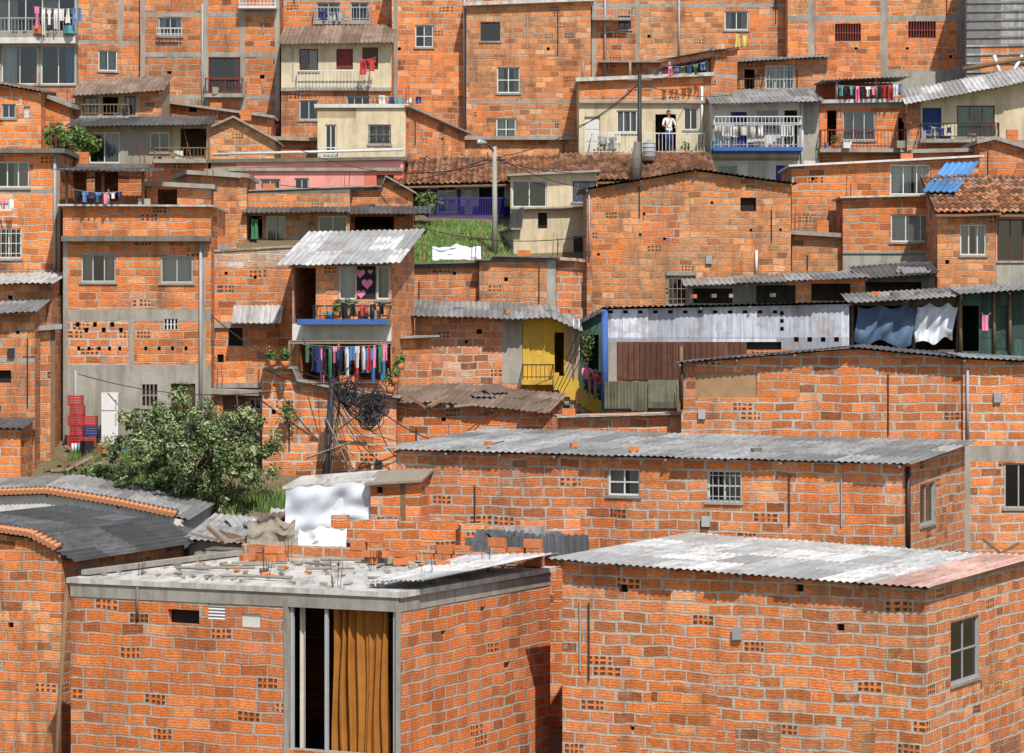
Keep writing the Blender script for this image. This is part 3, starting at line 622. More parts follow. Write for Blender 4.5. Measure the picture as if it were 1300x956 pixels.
HH((1190,268,90),(1264,266,90),2.8,'bC',[(1219,285,1252,324,'w',{'f':'wf','nx':3,'c':'cC'}),(1200,330,1205,335,'h')],[],roof='tile',ov=.4,rise=1.15,mids=[(1212,268)])
HH((1264.5,268,90.2),(1340,268,90.2),2.8,'pink',[(1266,278,1300,331,'w',{'f':'doorb','nx':2,'c':None})],[(1264,331,1340,380,'pg')],roof='tile',ov=.4,rise=1.15,name='plastered_house')
HH((1243.5,182,99),(1335,200,99),3,'bA',[],[],mids=[(1262,178)])
HH((1160,195,100.5),(1243,193,100.5),2,'bA',[],[])
# ================================================================== METAL SHACK ROW
def p(h):
    w=h.w
    for i in range(24):
        a=w.S(784)+i*.165
        if a<w.S(944): w.bx(h.xb,a,a+.15,.0,.03+.02*(i%3),w.Z(482,3),w.Z(434,3)-.02*(i%2),'rustw')
    h.xb.corr(w.P(w.S(768),.25,w.Z(520,1)),w.P(w.S(822),.25,w.Z(520,1)),w.P(w.S(822),.25,w.Z(484,1)),w.P(w.S(768),.25,w.Z(484,1)),'corrg',pitch=.1)
    w.bx(h.xb,w.S(823),w.S(862),.1,.14,w.Z(518,1),w.Z(482,1),'corrg')
    h.pipe(768,393,520,'blue',.1); h.pipe(865,440,500,'wood',.05)
    for i in range(6):
        a=w.S(790+i*50); w.bx(h.xb,a,a+.012,.0,.012,w.Z(433,2),w.Z(391,2),'cGr')
op=[(772+i*19,394,778+i*19,398,'h') for i in range(12)]+[(1008+i*17,428,1014+i*17,434,'h') for i in range(4)]+[(990,395+i*10,995,400+i*10,'h') for i in range(3)]+[(948,434,992,444,'h')]
HH((765,393,84.5),(1078,386,84),4,'metW',op,[(765,434,783,640,'conc'),(783,434,948,482,'rustw'),(783,482,948,640,'bB'),(948,444,1078,640,'bB')],roof='corr',rm='shG',ov=.25,rise=-.1,post=p,name='metal_sheet_shack')
def p(h):
    w=h.w
    for (x0,x1,y0,y1,m,se) in ((1086,1162,386,441,'tarpB',1),(1162,1214,384,443,'tarpW',2)):
        nx,nz=20,14; a=w.S(x0);b=w.S(x1)
        def Q(i,j):
            fx=i/nx;fz=j/nz; hang=(w.Z(y0,a)-w.Z(y1,a))
            z=w.Z(y0,a)-hang*fz*(.86+.2*mnoise.noise(Vector((fx*3.1,se,0)))+(.1 if se==1 else -.05)*fx)-(1-fz)*.15*abs(math.sin(math.pi*(fx*2.3+.15*se)))
            return w.P(a+(b-a)*(fx*(1-.05*fz*se)+.03*math.sin(fz*4+se)),.25+.2*mnoise.noise(Vector((fx*7+fz*2,fz*2.2,se)))+.07*math.sin(fx*19+fz*6),z)
        for i in range(nx):
            for j in range(nz): h.xb.face([Q(i,j),Q(i+1,j),Q(i+1,j+1),Q(i,j+1)],[(0,0)]*4,m,True)
    for x in (1082,1160,1216): h.pipe(x,380,445,'wood',.05)
HH((1079,384,84.6),(1218,376,84.4),3,'slabd',[(1084,388,1214,444,'o')],roof='corr',rm='shG',ov=.8,rise=.25,post=p,name='metal_sheet_shack')
def p(h): 
    for x in (1219,1262,1282): h.pipe(x,372,448,'wood',.05)
HH((1218.5,374,84.2),(1340,366,84),3,'greend',[(1222,388,1243,446,'o'),(1262,388,1280,446,'d',{'m':'greend'})],roof='corr',rm='shG',ov=.8,rise=.2,post=p,name='metal_sheet_shack')
HH((872,363,88.6),(1098,352,88.4),2,'slabd',[(880,366,930,385,'o'),(960,362,1010,385,'o'),(1030,360,1080,382,'o')],[(1000,352,1098,400,'bB')],roof='corr',rm='shG',ov=.7,rise=.2,name='metal_sheet_shack')
HH((1090,352,89),(1186,345,89),1.6,'slabd',[(1100,358,1170,375,'o')],roof='corr',rm='shD',ov=.6,rise=.3,name='metal_sheet_shack')
# ================================================================== LOWER TIERS
def p(h): h.pipe(866,460,520,'pipeb',.04)
HH((865,462,79.6),(1222,456,78),3.2,'bE',[(883,473,961,505,'b')],[(865,462,883,520,'bB')],mids=[(1084,443)],roof='corr',rm='shD',ov=.35,rise=.05,post=p,zbot=-8.5)
def p(h): h.pipe(1228,470,560,'pipe',.04)
HH((1222.5,456,77.9),(1345,462,77.9),3,'bE',[(1275,588,1312,645,'w',{'f':'pipe','nx':2,'c':None})],[(1222,566,1345,586,'conc'),(1222,586,1232,760,'conc')],roof='corr',rm='shG',ov=.35,rise=.1,post=p,zbot=-9.5)
HH((712,530,80.4),(869,526,80.6),1.2,'bE',[],[],rm='pale',th=.05)
def p(h): 
    h.pipe(1149,592,700,'pipeb',.06,h.r)
HH((503,572,74),(1145,590,69),6.8,'bE',[(772,595,812,629,'w',{'f':'wf','nx':2,'ny':2,'c':'cC'}),(898,597,941,637,'w',{'f':'wf','nx':2,'ny':2,'c':'cC','g':'alu'})],[],rise=.30,roof='corr',rm='shG',ov=.3,so=.3,
   ropens=[(1168,613,1187,665,'w',{'f':'pipe','c':None,'nx':2})],post=p)
# foreground right house
vv=[(786,742,797,752,'h'),(1010,742,1020,751,'h'),(1062,792,1072,801,'h')]
def p(h):
    w=h.w; L=w.L
    h.xb.corr(w.P(L-1.1,.36,w.top(L)+.07),w.P(L+.24,.36,w.top(L)+.07),w.P(L+.24,-7.5,w.top(L)+.20),w.P(L-1.1,-7.5,w.top(L)+.20),'shP')
HH((714,712,64),(1175,748,60),7.4,'bE',vv,[],rise=.10,roof='corr',rm='shW',ov=.3,so=.2,ropens=[(1207,785,1243,864,'w',{'f':'pipe','nx':2,'ny':2,'c':None})],post=p)
# foreground left house with slab
def p(h):
    w=h.w
    a=w.S(366); b=w.S(503)
    zt=w.Z(768,(a+b)/2); zb=zt-3.3
    for q in (a+.02,a+(b-a)*.33,b-.1): w.bx(h.xb,q,q+.07,-.12,-.05,zb,zt,'alu')
    w.bx(h.xb,a,b,-.12,-.06,zt-.06,zt,'alu')
    nx,nz=60,12
    def Q(i,j):
        fx=i/nx; fz=j/nz; x=a+(b-a)*(.36+.5*fx); am=.07+.04*math.sin(fx*7)
        return w.P(x+.03*math.sin(fz*5+fx*9),-.32+am*math.sin(fx*41+math.sin(fz*2.2)*.8)+.03*math.sin(fx*97+fz),zt-.05-(zt-zb)*fz)
    for i in range(nx):
        for j in range(nz): h.xb.face([Q(i,j),Q(i+1,j),Q(i+1,j+1),Q(i,j+1)],[(0,0)]*4,'cO',True)
    h.xb.corr(w.P(a+(b-a)*.05,-.3,zb),w.P(a+(b-a)*.10,-.3,zb),w.P(a+(b-a)*.10,-.3,zt),w.P(a+(b-a)*.05,-.3,zt),'cC',pitch=.12,amp=.03,nv=1,ragged=0)
    w.bx(h.xb,a-.1,a-.003,-.02,.03,zb,zt+.1,'conc'); w.bx(h.xb,b+.003,b+.1,-.02,.03,zb,zt+.1,'conc')
    h.xb.tube(w.P(-.35,.3,w.zb),w.P(.05,.25,w.Z(752,0)),.05,.05,'wood',6)
    h.pipe(176,745,785,'slabd',.03)
    for x,y in ((1.0,-1.2),(3.4,-2.8),(6.6,-.4),(2.0,-6.2),(7.6,-5.5),(5.2,-4.6),(7.9,-2.2)):
        for k in range(5):
            dx=random.uniform(-.1,.1);dy=random.uniform(-.1,.1)
            h.xb.tube(w.P(x+dx,y+dy,-5.4),w.P(x+dx*1.8,y+dy*2,-5.43+random.uniform(.3,.7)),.009,.009,'iron',4,False)
    w.bx(h.xb,.1,w.L-.1,-7.3,-7.1,-5.35,-5.05,'bE'); w.bx(h.xb,.0,.2,-7.0,-.4,-5.31,-5.2,'conc')
    # unfinished broken wall courses at the rear of the slab
    q=3.2
    while q<w.L-.4:
        n_=random.choice([1,2,2,3,4,3]); 
        for k in range(n_): w.bx(h.xb,q+(k%2)*.06,q+.42+(k%2)*.04,-7.08,-6.93,-5.31+k*.215,-5.31+k*.215+.2,random.choice(['bE','bD','terr']))
        q+=.47
    for (px_,py_,nn_) in ((1.5,-5.6,14),(4.6,-6.1,12),(6.9,-3.9,10)):   # heaps of blocks
        for i in range(nn_):
            x=px_+random.uniform(-.4,.4); y=py_+random.uniform(-.3,.3); z=-5.31+random.choice([0,0,.16]); t_=random.uniform(0,3.1); o=w.P(x,y,0)
            h.xb.box(Vector((o.x,o.y)),Vector((math.cos(t_),math.sin(t_))),Vector((math.sin(t_),-math.cos(t_))),0,.34,0,.16,z,z+.15,random.choice(['terr','terr','conc']))
    h.xb.corr(w.P(w.L-1.0,-.5,-5.2),w.P(w.L+.3,-.6,-5.15),w.P(w.L+.4,-7,-5.0),w.P(w.L-1.6,-6.5,-5.05),'shW',pitch=.17)
    for i in range(110):
        a=random.uniform(.5,7.8);b=random.uniform(-6.8,-.5); s=random.uniform(.02,.07); q=w.P(a,b,-5.31); r3=random.uniform(0,6.28)
        h.xb.tube(q,q+Vector((math.cos(r3)*s*3,math.sin(r3)*s*3,s*.6)),s,s*.6,random.choice(['terr','conc','woodg','slab','conc','slabd']),5)
    for i in range(12):
        a=random.uniform(.5,6.5);b=random.uniform(-6.5,-1); t=random.uniform(-1,1)*.6; L=random.uniform(.8,2)
        h.xb.tube(w.P(a,b,-5.27),w.P(a+L,b+t,-5.25),.035,.03,'woodg',5)
HH((90,740,63.7),(507,759,60),7.4,'bD',[(213,774,253,792,'h'),(264,762,286,786,'l'),(307,779,331,796,'b',{'m':'doorw'}),(366,768,504,955,'o')],[],beam=(.3,'conc'),roof='slab',rm='slab',ov=.06,so=.08,th=.12,post=p,auto=False,
   ropens=[(560,800,566,806,'h'),(640,840,648,848,'h'),(610,770,616,776,'h')])
# left foreground
def p(h):
    w=h.w
    for k in range(26):
        q=k*.12; h.xb.tube(w.P(q,.18,w.top(min(q,w.L))+.12),w.P(q,-.25,w.top(min(q,w.L))+.17),.07,.06,'tile',8)
HH((-75,668,67.2),(78,704,66.3),7.2,'bB',[(10,790,17,797,'h')],[],rise=-.05,roof='corr',rm='shD',ov=.12,so=.45,mids=[(40,684)],post=p,ropens=[(100,712,130,760,'b',{'m':'tan'})])
def p(h):
    w=h.w
    for k in range(int(w.L/.13)):
        q=k*.13; h.xb.tube(w.P(q,.2,w.top(q)+.1),w.P(q,-.3,w.top(q)+.16),.075,.065,'tile',8)
HH((-60,632,76.5),(232,660,75.6),3.2,'white',[],[],rise=.3,roof='corr',rm='shG',ov=.05,so=.2,mids=[(60,628),(150,643)],post=p,zbot=-8.5)
HH((60,664,74.6),(245,700,73.6),1.5,'bB',[],[],rise=.3,roof='corr',rm='shD',ov=.2)
# tarp shed etc.
def p(h):
    w=h.w; nx,nz=26,18
    def Q(i,j):
        fx=i/nx;fz=j/nz; q=-.05+(w.L+.1)*fx
        return w.P(q,.12+.25*mnoise.noise(Vector((fx*5+fz,fz*3,2)))*(.3+fz)+.06*math.sin(fx*15+fz*4)*fz,w.top(min(max(q,0),w.L))+.03-(1.3+.15*math.sin(fx*7))*fz)
    for i in range(nx):
        for j in range(nz): h.xb.face([Q(i,j),Q(i+1,j),Q(i+1,j+1),Q(i,j+1)],[(0,0)]*4,'tarpW',True)
HH((366,620,73.6),(470,612,73.2),1.7,'tarpW',[],[],rise=.15,roof='slab',rm='slab',ov=.12,th=.08,post=p,name='tarpaulin_shed')
HH((470.5,614,73),(533,610,72.7),1.0,'bD',[(478,618,486,626,'h')],[(508,610,515,700,'wood')],rise=.2,roof='slab',rm='woodg',ov=.2,th=.06,name='brick_shed')
HH((240,686,73),(372,694,72.6),3.0,'pg',[],[],rise=.4,roof='corr',rm='shG',ov=.2,name='metal_roof_shed')
HH((345,668,74.9),(425,676,74.9),1.2,'pg',[],[],rise=.3,roof='corr',rm='shW',ov=.2,name='metal_roof_shed')
HH((420,656,71.6),(586,664,71.0),.18,'bD',[],[],roof='slab',rm='bD',ov=.0,so=.0,th=.03,name='brick_wall',mids=[(440,656),(441,662),(470,662),(471,656),(505,657),(506,664),(545,665),(546,659)])
HH((585,668,70.6),(737,657,71.6),.18,'bD',[],[],roof='slab',rm='bD',ov=.0,so=.0,th=.03,name='brick_wall',mids=[(620,666),(621,672),(660,669),(661,663)])
HH((596,708,68.6),(742,704,68.6),.9,'bD',[],[],rise=.3,roof='corr',rm='shD',ov=.2,name='metal_roof_shed')
HH((262,698,71.2),(600,712,69.9),.6,'conc',[],[],roof='slab',rm='slabd',ov=.02,so=.02,th=.03,name='concrete_wall',zbot=-9)
# ================================================================== houses beyond and beside
random.seed(21)
for i in range(9):
    x=-150+i*200; HH((x,-70-random.random()*20,128),(x+185,-70,128),5,random.choice(['bA','bB','bC']))
for i in range(4):
    for (x,yy,D) in ((-330,300,90),(1350,330,90)):
        HH((x,yy-i*75,D+i*7),(x+270,yy-i*75,D+i*7),4,random.choice(['bA','bB','bC']),[(x+60,yy-i*75+15,x+95,yy-i*75+45,'w')])
# ================================================================== terrain
mb=MB()
ys=sorted(set([y for y,_ in PROF]+list(range(50,160,3)))); xs=[-2500,-600,-150]+list(range(-60,61,4))+[150,600,2500]
def gp(x,y): 
    amp=.12 if abs(x)<200 and y<130 else 0
    return Vector((x,y,TZ(y)+amp*mnoise.noise(Vector((x*.5,y*.5,0)))))
for i in range(len(ys)-1):
    for j in range(len(xs)-1):
        q=[(xs[j],ys[i]),(xs[j+1],ys[i]),(xs[j+1],ys[i+1]),(xs[j],ys[i+1])]
        mb.face([gp(*a) for a in q],q,'ground',True)
def groundm():
    g=G('hillside_soil'); tc=g.n('ShaderNodeNewGeometry').outputs['Position']
    n=g.noise(tc,.8,5,.65); n2=g.noise(tc,6,4,.7)
    c=g.mix(g.mr(n,.42,.6),(.17,.11,.065),(.09,.11,.035)); c=g.mix(g.m('MULTIPLY',n2,.6),c,(.2,.16,.1))
    return g.fin(c,.95,g.bump(n2,.8,.08))
DEF['ground']=groundm
mb.obj('ground',weld=True)
def blades(name,regions,mats,hs=.14,seed=1):
    random.seed(seed); m=MB()
    for (x0,x1,y0,y1,n) in regions:
        for _ in range(n):
            x=random.uniform(x0,x1); y=random.uniform(y0,y1); z=gp(x,y).z-.02
            if mnoise.noise(Vector((x*.9,y*.9,3)))<-.28: continue
            a=random.uniform(0,6.28); h=hs*random.uniform(.4,1.6)
            d=Vector((math.cos(a),math.sin(a),0))*.022; l=Vector((random.uniform(-.08,.08),random.uniform(-.08,.08),h)); p0=Vector((x,y,z))
            m.face([p0-d,p0+d,p0+l],[(0,0)]*3,random.choice(mats))
    m.obj(name)
blades('grass',[(-3.6,.6,92.6,101,26000)],['leaf4','leaf4','leaf2','leaf3'])
blades('weeds',[(-13,-10.4,79,85.5,3500),(-7.8,-6.2,78.5,81,1200)],['leaf4','leaf2','leaf1'],.25,5)
# ================================================================== vegetation
def clumps(m,c,rad,ncl,nl,ls,mats,clr=.3,seed=1):
    rnd=random.Random(seed)
    for i in range(ncl):
        while True:
            v=Vector((rnd.uniform(-1,1),rnd.uniform(-1,1),rnd.uniform(-1,1)))
            if .35<v.length<1: break
        v=v.normalized()*(rnd.uniform(.45,1.0)) * (1+.38*mnoise.noise(v.normalized()*1.9+Vector((seed,0,0))))
        cc=Vector((c.x+v.x*rad[0],c.y+v.y*rad[1],c.z+v.z*rad[2])); r=clr*rnd.uniform(.5,1.35); tone=rnd.random()
        for j in range(nl):
            d=Vector((rnd.gauss(0,1),rnd.gauss(0,1),rnd.gauss(0,1))).normalized()*r*rnd.uniform(.3,1.05)
            p0=cc+d; nn=(d.normalized()+Vector((rnd.uniform(-.7,.7),rnd.uniform(-.7,.7),rnd.uniform(-.2,.9)))).normalized()
            a=nn.orthogonal().normalized(); a=(Matrix.Rotation(rnd.uniform(0,6.28),3,nn)@a); b=nn.cross(a); s=ls*rnd.uniform(.6,1.3)
            q=rnd.random()*.6+tone*.4
            k=mats[0] if q<.36 else mats[1] if q<.66 else mats[2]
            m.face([p0-a*s,p0-b*s*.45,p0+a*s,p0+b*s*.45],[(0,0)]*4,k)
def tree(name,base,c,rad,ncl,nl,ls,seed,mats=('leaf1','leaf2','leaf3')):
    e=empty(name,base); m=MB(); rnd=random.Random(seed)
    top=Vector((c.x,c.y,c.z-rad[2]*.3)); m.tube(base-Vector((0,0,.3)),top,.14,.09,'bark',9)
    for i in range(14):
        a=rnd.uniform(0,6.28); f=rnd.uniform(.4,.95); st=base.lerp(top,f); en=Vector((c.x+math.cos(a)*rad[0]*.75,c.y+math.sin(a)*rad[1]*.75,c.z+rnd.uniform(-.3,.7)*rad[2]))
        md=st.lerp(en,.5)+Vector((0,0,rnd.uniform(0,.25))); m.tube(st,md,.055,.035,'bark',6,False); m.tube(md,en,.035,.012,'bark',5,False)
    m.obj('trunk_and_limbs',e,base); l=MB(); clumps(l,c,rad,ncl,nl,ls,mats,.28,seed); l.obj('crown',e,base)
tree('broadleaf_tree',Vector((-8.9,78.9,-4.75)),W(240,574,78.9),(2.15,1.6,1.55),270,130,.062,4)
def bush(name,c,rad,ncl,nl,ls,seed,mats=('leaf1','leaf2','leaf4')):
    e=empty(name,c); m=MB()
    for i in range(6):
        a=i; m.tube(c-Vector((0,0,rad[2])),c+Vector((math.cos(a)*rad[0]*.6,math.sin(a)*rad[1]*.6,rad[2]*.5)),.03,.01,'bark',5,False)
    m.obj('stems',e,c); l=MB(); clumps(l,c,rad,ncl,nl,ls,mats,.18,seed); l.obj('leaves',e,c)
bush('shrub',W(538,256,100.5),(.5,.5,.42),40,60,.06,8)
bush('shrub',W(98,182,101.4),(.95,.6,.55),60,60,.07,9)
bush('shrub',W(70,172,101.4),(.5,.5,.35),25,50,.07,10)
bush('shrub',W(130,605,80),(.7,.5,.35),35,50,.06,11)
bush('shrub',W(365,525,81.6),(.2,.15,.3),10,30,.05,12)
bush('shrub',W(742,440,88.6),(.25,.25,.5),16,40,.05,13)
bush('shrub',W(512,380,91),(.2,.2,.3),8,30,.05,14)
def pot(px,py,D,s=.16,seed=0,k='leaf4'):
    b=W(px,py,D); e=empty('potted_plant',b); m=MB(); m.tube(b,b+Vector((0,0,s*1.3)),s*.6,s*.85,'terr',10); m.obj('pot',e,b)
    l=MB(); clumps(l,b+Vector((0,0,s*2.3)),(s*1.2,s*1.2,s*1.2),12,26,.045,('leaf1','leaf2',k),.1,seed); l.obj('leaves',e,b)
for i,(x,y,D) in enumerate([(345,466,81.4),(362,467,81.4),(508,470,83),(428,404,83.6),(440,404,83.6),(495,500,81.6),(500,488,81.6),(765,197,107.3),(870,197,107.3),(1060,189,106.5)]): pot(x,y,D,.15,30+i)
# ================================================================== laundry
PAL=['cW','cK','cN','cB','cR','cP','cGr','cW','cW','cK','cT']
def laundry(p0,p1,n,seed,pal=PAL,h=.62,sag=.08):
    rnd=random.Random(seed); m=MB(); d=p1-p0; L=d.length; t=Vector((d.x,d.y,0)).normalized(); nn=Vector((t.y,-t.x,0))
    pts=[p0.lerp(p1,i/12)-Vector((0,0,sag*math.sin(math.pi*i/12))) for i in range(13)]
    for a,b in zip(pts,pts[1:]): m.tube(a,b,.008,.008,'cGr',4,False)
    x=0.03*L
    for i in range(n):
        w=L*.94/n*rnd.uniform(.7,1.0); k=rnd.choice(pal); kind=rnd.choice('STTPPWS'); f=(x+w/2)/L
        z=p0.lerp(p1,f).z-sag*math.sin(math.pi*f); hh=h*rnd.uniform(.6,1.3); c0=p0.lerp(p1,x/L); c0.z=z
        def rows():
            if kind=='S': return [(0,-.0,1,),(.12,-.0,1),(.3,-.0,1),(.31,.2,.8),(1,.18,.82)]
            if kind=='W': return [(0,.2,.8),(.25,.22,.78),(1,.02,.98)]
            return [(0,.04,.96),(.5,.06,.94),(1,.04,.97)]
        ph=rnd.uniform(0,6)
        def Q(fx,fz): return c0+t*(fx*w)+nn*(.06*math.sin(fx*9+ph)*(.3+fz)+.03*math.sin(fz*5+ph))-Vector((0,0,fz*hh))
        if kind=='P':
            for (a,b,z0,z1) in ((.15,.85,0,.3),(.12,.47,.3,1.35),(.53,.88,.3,1.35)):
                for s in range(3):
                    for r in range(4):
                        fa=a+(b-a)*s/3;fb=a+(b-a)*(s+1)/3;za=z0+(z1-z0)*r/4;zb=z0+(z1-z0)*(r+1)/4
                        m.face([Q(fa,za),Q(fb,za),Q(fb,zb),Q(fa,zb)],[(0,0)]*4,k,True)
        else:
            R=rows()
            for (za,a0,a1),(zb,b0,b1) in zip(R,R[1:]):
                for s in range(6):
                    m.face([Q(a0+(a1-a0)*s/6,za),Q(a0+(a1-a0)*(s+1)/6,za),Q(b0+(b1-b0)*(s+1)/6,zb),Q(b0+(b1-b0)*s/6,zb)],[(0,0)]*4,k,True)
        x+=L*.94/n
    m.obj('laundry_line',org=p0.copy())
laundry(W(42,8,111.2),W(108,9,111.2),8,1,['cW','cB','cGr','cW','cN','cW','cP'],h=.75)
laundry(W(384,437,82.6),W(497,436,82.4),15,3,['cN','cK','cB','cN','cGr','cR','cW','cK','cG','cP'],h=.6)
laundry(W(392,440,82.9),W(494,440,82.8),9,4,['cN','cK','cB','cP','cGr','cR'],h=.8)
laundry(W(92,240,85.6),W(160,242,85.6),7,5,['cN','cW','cP','cR','cB','cK','cW'],h=.28)
laundry(W(1062,108,106.6),W(1150,106,106.6),12,6,['cW','cR','cB','cP','cW','cK','cT'],h=.42)
laundry(W(846,84,107.4),W(898,78,107.4),6,7,['cN','cP','cB','cG'],h=.3)
laundry(W(905,158,105.6),W(975,157,105.6),6,8,['cW','cC','cGr'],h=.3)
laundry(W(1246,397,83.2),W(1258,397,83.2),1,16,['cP'],h=.5)
laundry(W(932,42,112.9),W(952,42,112.9),2,13,['cY','cW'],h=.7)
laundry(W(478,120,109.7),W(540,122,110),5,10,['cT','cP','cN','cW'],h=.28)
laundry(W(430,383,83.4),W(494,383,83.3),5,11,['cK','cR','cW','cK'],h=.35)
laundry(W(-10,248,87.5),W(20,250,87.5),3,12,['cR','cP','cW'],h=.3)
laundry(W(318,276,98),W(332,276,98),1,14,['cG'],h=.6)
laundry(W(455,74,110.2),W(478,72,110.2),2,15,['cR','cW'],h=.4)
laundry(W(760,172,106.9),W(785,172,106.9),2,17,['cW','cGr'],h=.35)
laundry(W(1180,160,105.1),W(1212,160,105.1),3,18,['cW','cN','cGr'],h=.3)
laundry(W(404,13,114),W(440,13,114),3,19,['cW','cGr','cN'],h=.35)
def items(x0,x1,y,D,n,seed):
    rnd=random.Random(seed); a=W(x0,y,D);b=W(x1,y,D); m=MB()
    for i in range(n):
        q=a.lerp(b,rnd.random())+Vector((0,rnd.uniform(-.2,.2),0)); t=rnd.random(); k=rnd.choice(['cGr','wf','cK','terr','woodg','cT','asph','woodg','iron','cB'])
        if t<.35: s=rnd.uniform(.08,.14); m.tube(q,q+Vector((0,0,s*1.8)),s*.75,s,k,10)
        elif t<.7: w=rnd.uniform(.15,.4); m.box(Vector((q.x,q.y)),Vector((math.cos(t*9),math.sin(t*9))),Vector((math.sin(t*9),-math.cos(t*9))),0,w,0,w*.7,q.z,q.z+rnd.uniform(.15,.4),k)
        elif t<.85: m.tube(q,q+Vector((rnd.uniform(-.4,.4),.1,1.2)),.015,.015,'wood',5); m.tube(q,q+Vector((0,0,.15)),.09,.05,k,7)
        else:
            for j in range(3): m.tube(q+Vector((j*.09,0,0)),q+Vector((j*.09,0,.28)),.04,.035,rnd.choice(['cG','cW','cT']),7)
    m.obj('household_items',org=a.copy())
for i,(x0,x1,y,D,n) in enumerate([(0,95,44,111.7,5),(265,305,120,112.3,2),(755,890,197,107.4,8),(908,1010,189,106.2,8),(1045,1150,189,106.5,8),(1170,1262,178,105.4,5),(110,165,148,105.7,3),(200,262,203,102.7,4),(404,495,405,83.8,7),(90,170,575,84.3,14),(180,250,560,84.6,9),(278,335,548,83.8,7)]): items(x0,x1,y,D,n,50+i)
# ================================================================== poles, lamps, cables
def pole():
    b=W(628,330,96.4); m=MB(); b.z=gp(b.x,b.y).z-.3; t=W(628,186,96.4); m.tube(b,t,.11,.07,'pg',10)
    e=empty('street_lamp',b); m.obj('pole',e,b); m=MB()
    a=t-Vector((0,0,.2)); c=a+Vector((-.3,-.3,.3)); m.tube(a,c,.03,.025,'iron',6); m.tube(c,c+Vector((-.22,-.15,.02)),.07,.1,'asph',8); m.tube(c+Vector((-.22,-.15,.02)),c+Vector((-.28,-.19,.02)),.09,.05,'wf',8); 
    m.box(Vector((t.x,t.y)),Vector((1,0)),Vector((0,-1)),-.35,.35,-.03,.03,t.z-.5,t.z-.43,'iron'); m.obj('arm_and_lamp',e,b)
pole()
b=W(812,235,103); m=MB(); t=W(812,93,103); m.tube(b-Vector((0,0,2)),t,.1,.07,'iron',8); 
for z in (.25,.6): m.tube(t+Vector((-.45,0,-z)),t+Vector((.45,0,-z)),.035,.035,'wood',5)
m.tube(W(806,232,102.2),W(809,180,102.2),.25,.12,'slabd',7)
m.obj('utility_pole',org=b)
b=W(410,600,80.4); t=W(422,482,80.8); e=empty('utility_pole',b); m=MB(); m.tube(b-Vector((0,0,1.2)),t,.12,.09,'iron',9); m.tube(b+Vector((.1,.2,-1)),t+Vector((.25,0,-.2)),.05,.04,'wood',6)
m.tube(t+Vector((-.35,0,-.1)),t+Vector((1.3,-.1,-.1)),.035,.035,'iron',5); m.tube(b+Vector((-.5,.1,.4)),b+Vector((.9,0,.9)),.035,.03,'woodg',5);m.tube(b+Vector((.7,.1,.2)),b+Vector((.1,0,1.5)),.03,.03,'woodg',5); m.obj('pole',e,b)
m=MB(); rnd=random.Random(5)
def drape(m,a,b,sag,r=.013,n=12,jit=0):
    pr=None
    for i in range(n+1):
        f=i/n; q=a.lerp(b,f)-Vector((0,0,sag*4*f*(1-f)))+Vector((rnd.uniform(-jit,jit),0,rnd.uniform(-jit,jit)))
        if pr is not None: m.tube(pr,q,r,r,'iron',4,False)
        pr=q
for cc_,n_,sc_ in ((W(470,524,80.3),44,1.0),(W(445,500,80.4),22,.9),(W(478,505,80.3),16,.7)):
    for i in range(n_):
        a=rnd.uniform(0,6.28); r=rnd.uniform(.1,.38)*sc_; pr=None; tl=rnd.uniform(-.5,.5)
        ox=rnd.uniform(-.15,.15);oz=rnd.uniform(-.18,.18)
        for k in range(13):
            th=a+k*.5; q=cc_+Vector((ox+math.cos(th)*r*.8,math.sin(th)*tl*.3,oz+math.sin(th)*r*1.1))+Vector((rnd.uniform(-.03,.03),0,rnd.uniform(-.03,.03)))
            if pr is not None: m.tube(pr,q,.015,.015,'iron',4,False)
            pr=q
c=W(468,520,80.4)
for i in range(26): drape(m,t+Vector((rnd.uniform(-.1,.2),0,rnd.uniform(-.3,.05))),c+Vector((rnd.uniform(-.3,.3),0,rnd.uniform(-.4,.4))),rnd.uniform(.05,.5),.015,10,.015)
for i in range(16): drape(m,t+Vector((rnd.uniform(-.1,.1),-.1,rnd.uniform(-.8,0))),W(rnd.uniform(395,505),rnd.uniform(545,600),80.2),rnd.uniform(-.1,.4),.013,10,.01)
m.tube(c+Vector((0,0,-.25)),c+Vector((0,0,.2)),.1,.1,'iron',9)
m.obj('cable_tangle',e,b)
def cable(pts,sag,r=.016):
    m=MB()
    for a,b in zip(pts,pts[1:]): drape(m,a,b,sag,r,16)
    m.obj('power_cable',org=pts[0].copy())
P1=W(628,200,96.4); P2=W(812,105,103); P3=W(422,484,80.7)
cable([P1,P2],.5);cable([W(628,205,96.4),W(380,190,101)],.6);cable([W(628,203,96.4),W(870,200,98)],.5)
cable([W(628,198,96.4),W(356,235,97)],.5);cable([W(632,200,96.4),W(756,240,99)],.2)
cable([P2,W(905,60,108)],.3);cable([P2,W(735,160,107.8)],.2);cable([P2,W(930,120,108)],.25)
cable([P3,W(527,420,87)],.3);cable([P3,W(340,470,82)],.2);cable([P3,W(700,480,87)],.7);cable([P3,W(268,400,86)],.3);cable([W(470,510,80.4),W(690,520,81)],.35);cable([W(470,505,80.4),W(503,580,74)],.3)
cable([P3,W(100,475,85)],.5);cable([W(475,515,80.4),W(640,560,74)],.5);cable([P3,W(384,430,83)],.1)
cable([W(475,500,80.4),W(760,500,84)],.6);cable([W(475,507,80.4),W(700,505,83)],.45);cable([P3,W(525,330,91)],.5)
cable([W(745,300,91),W(530,288,97)],.3)
for x in (0,5,9,14): cable([W(700+x,500,86),W(745+x*1.6,395,84)],.02,.012)
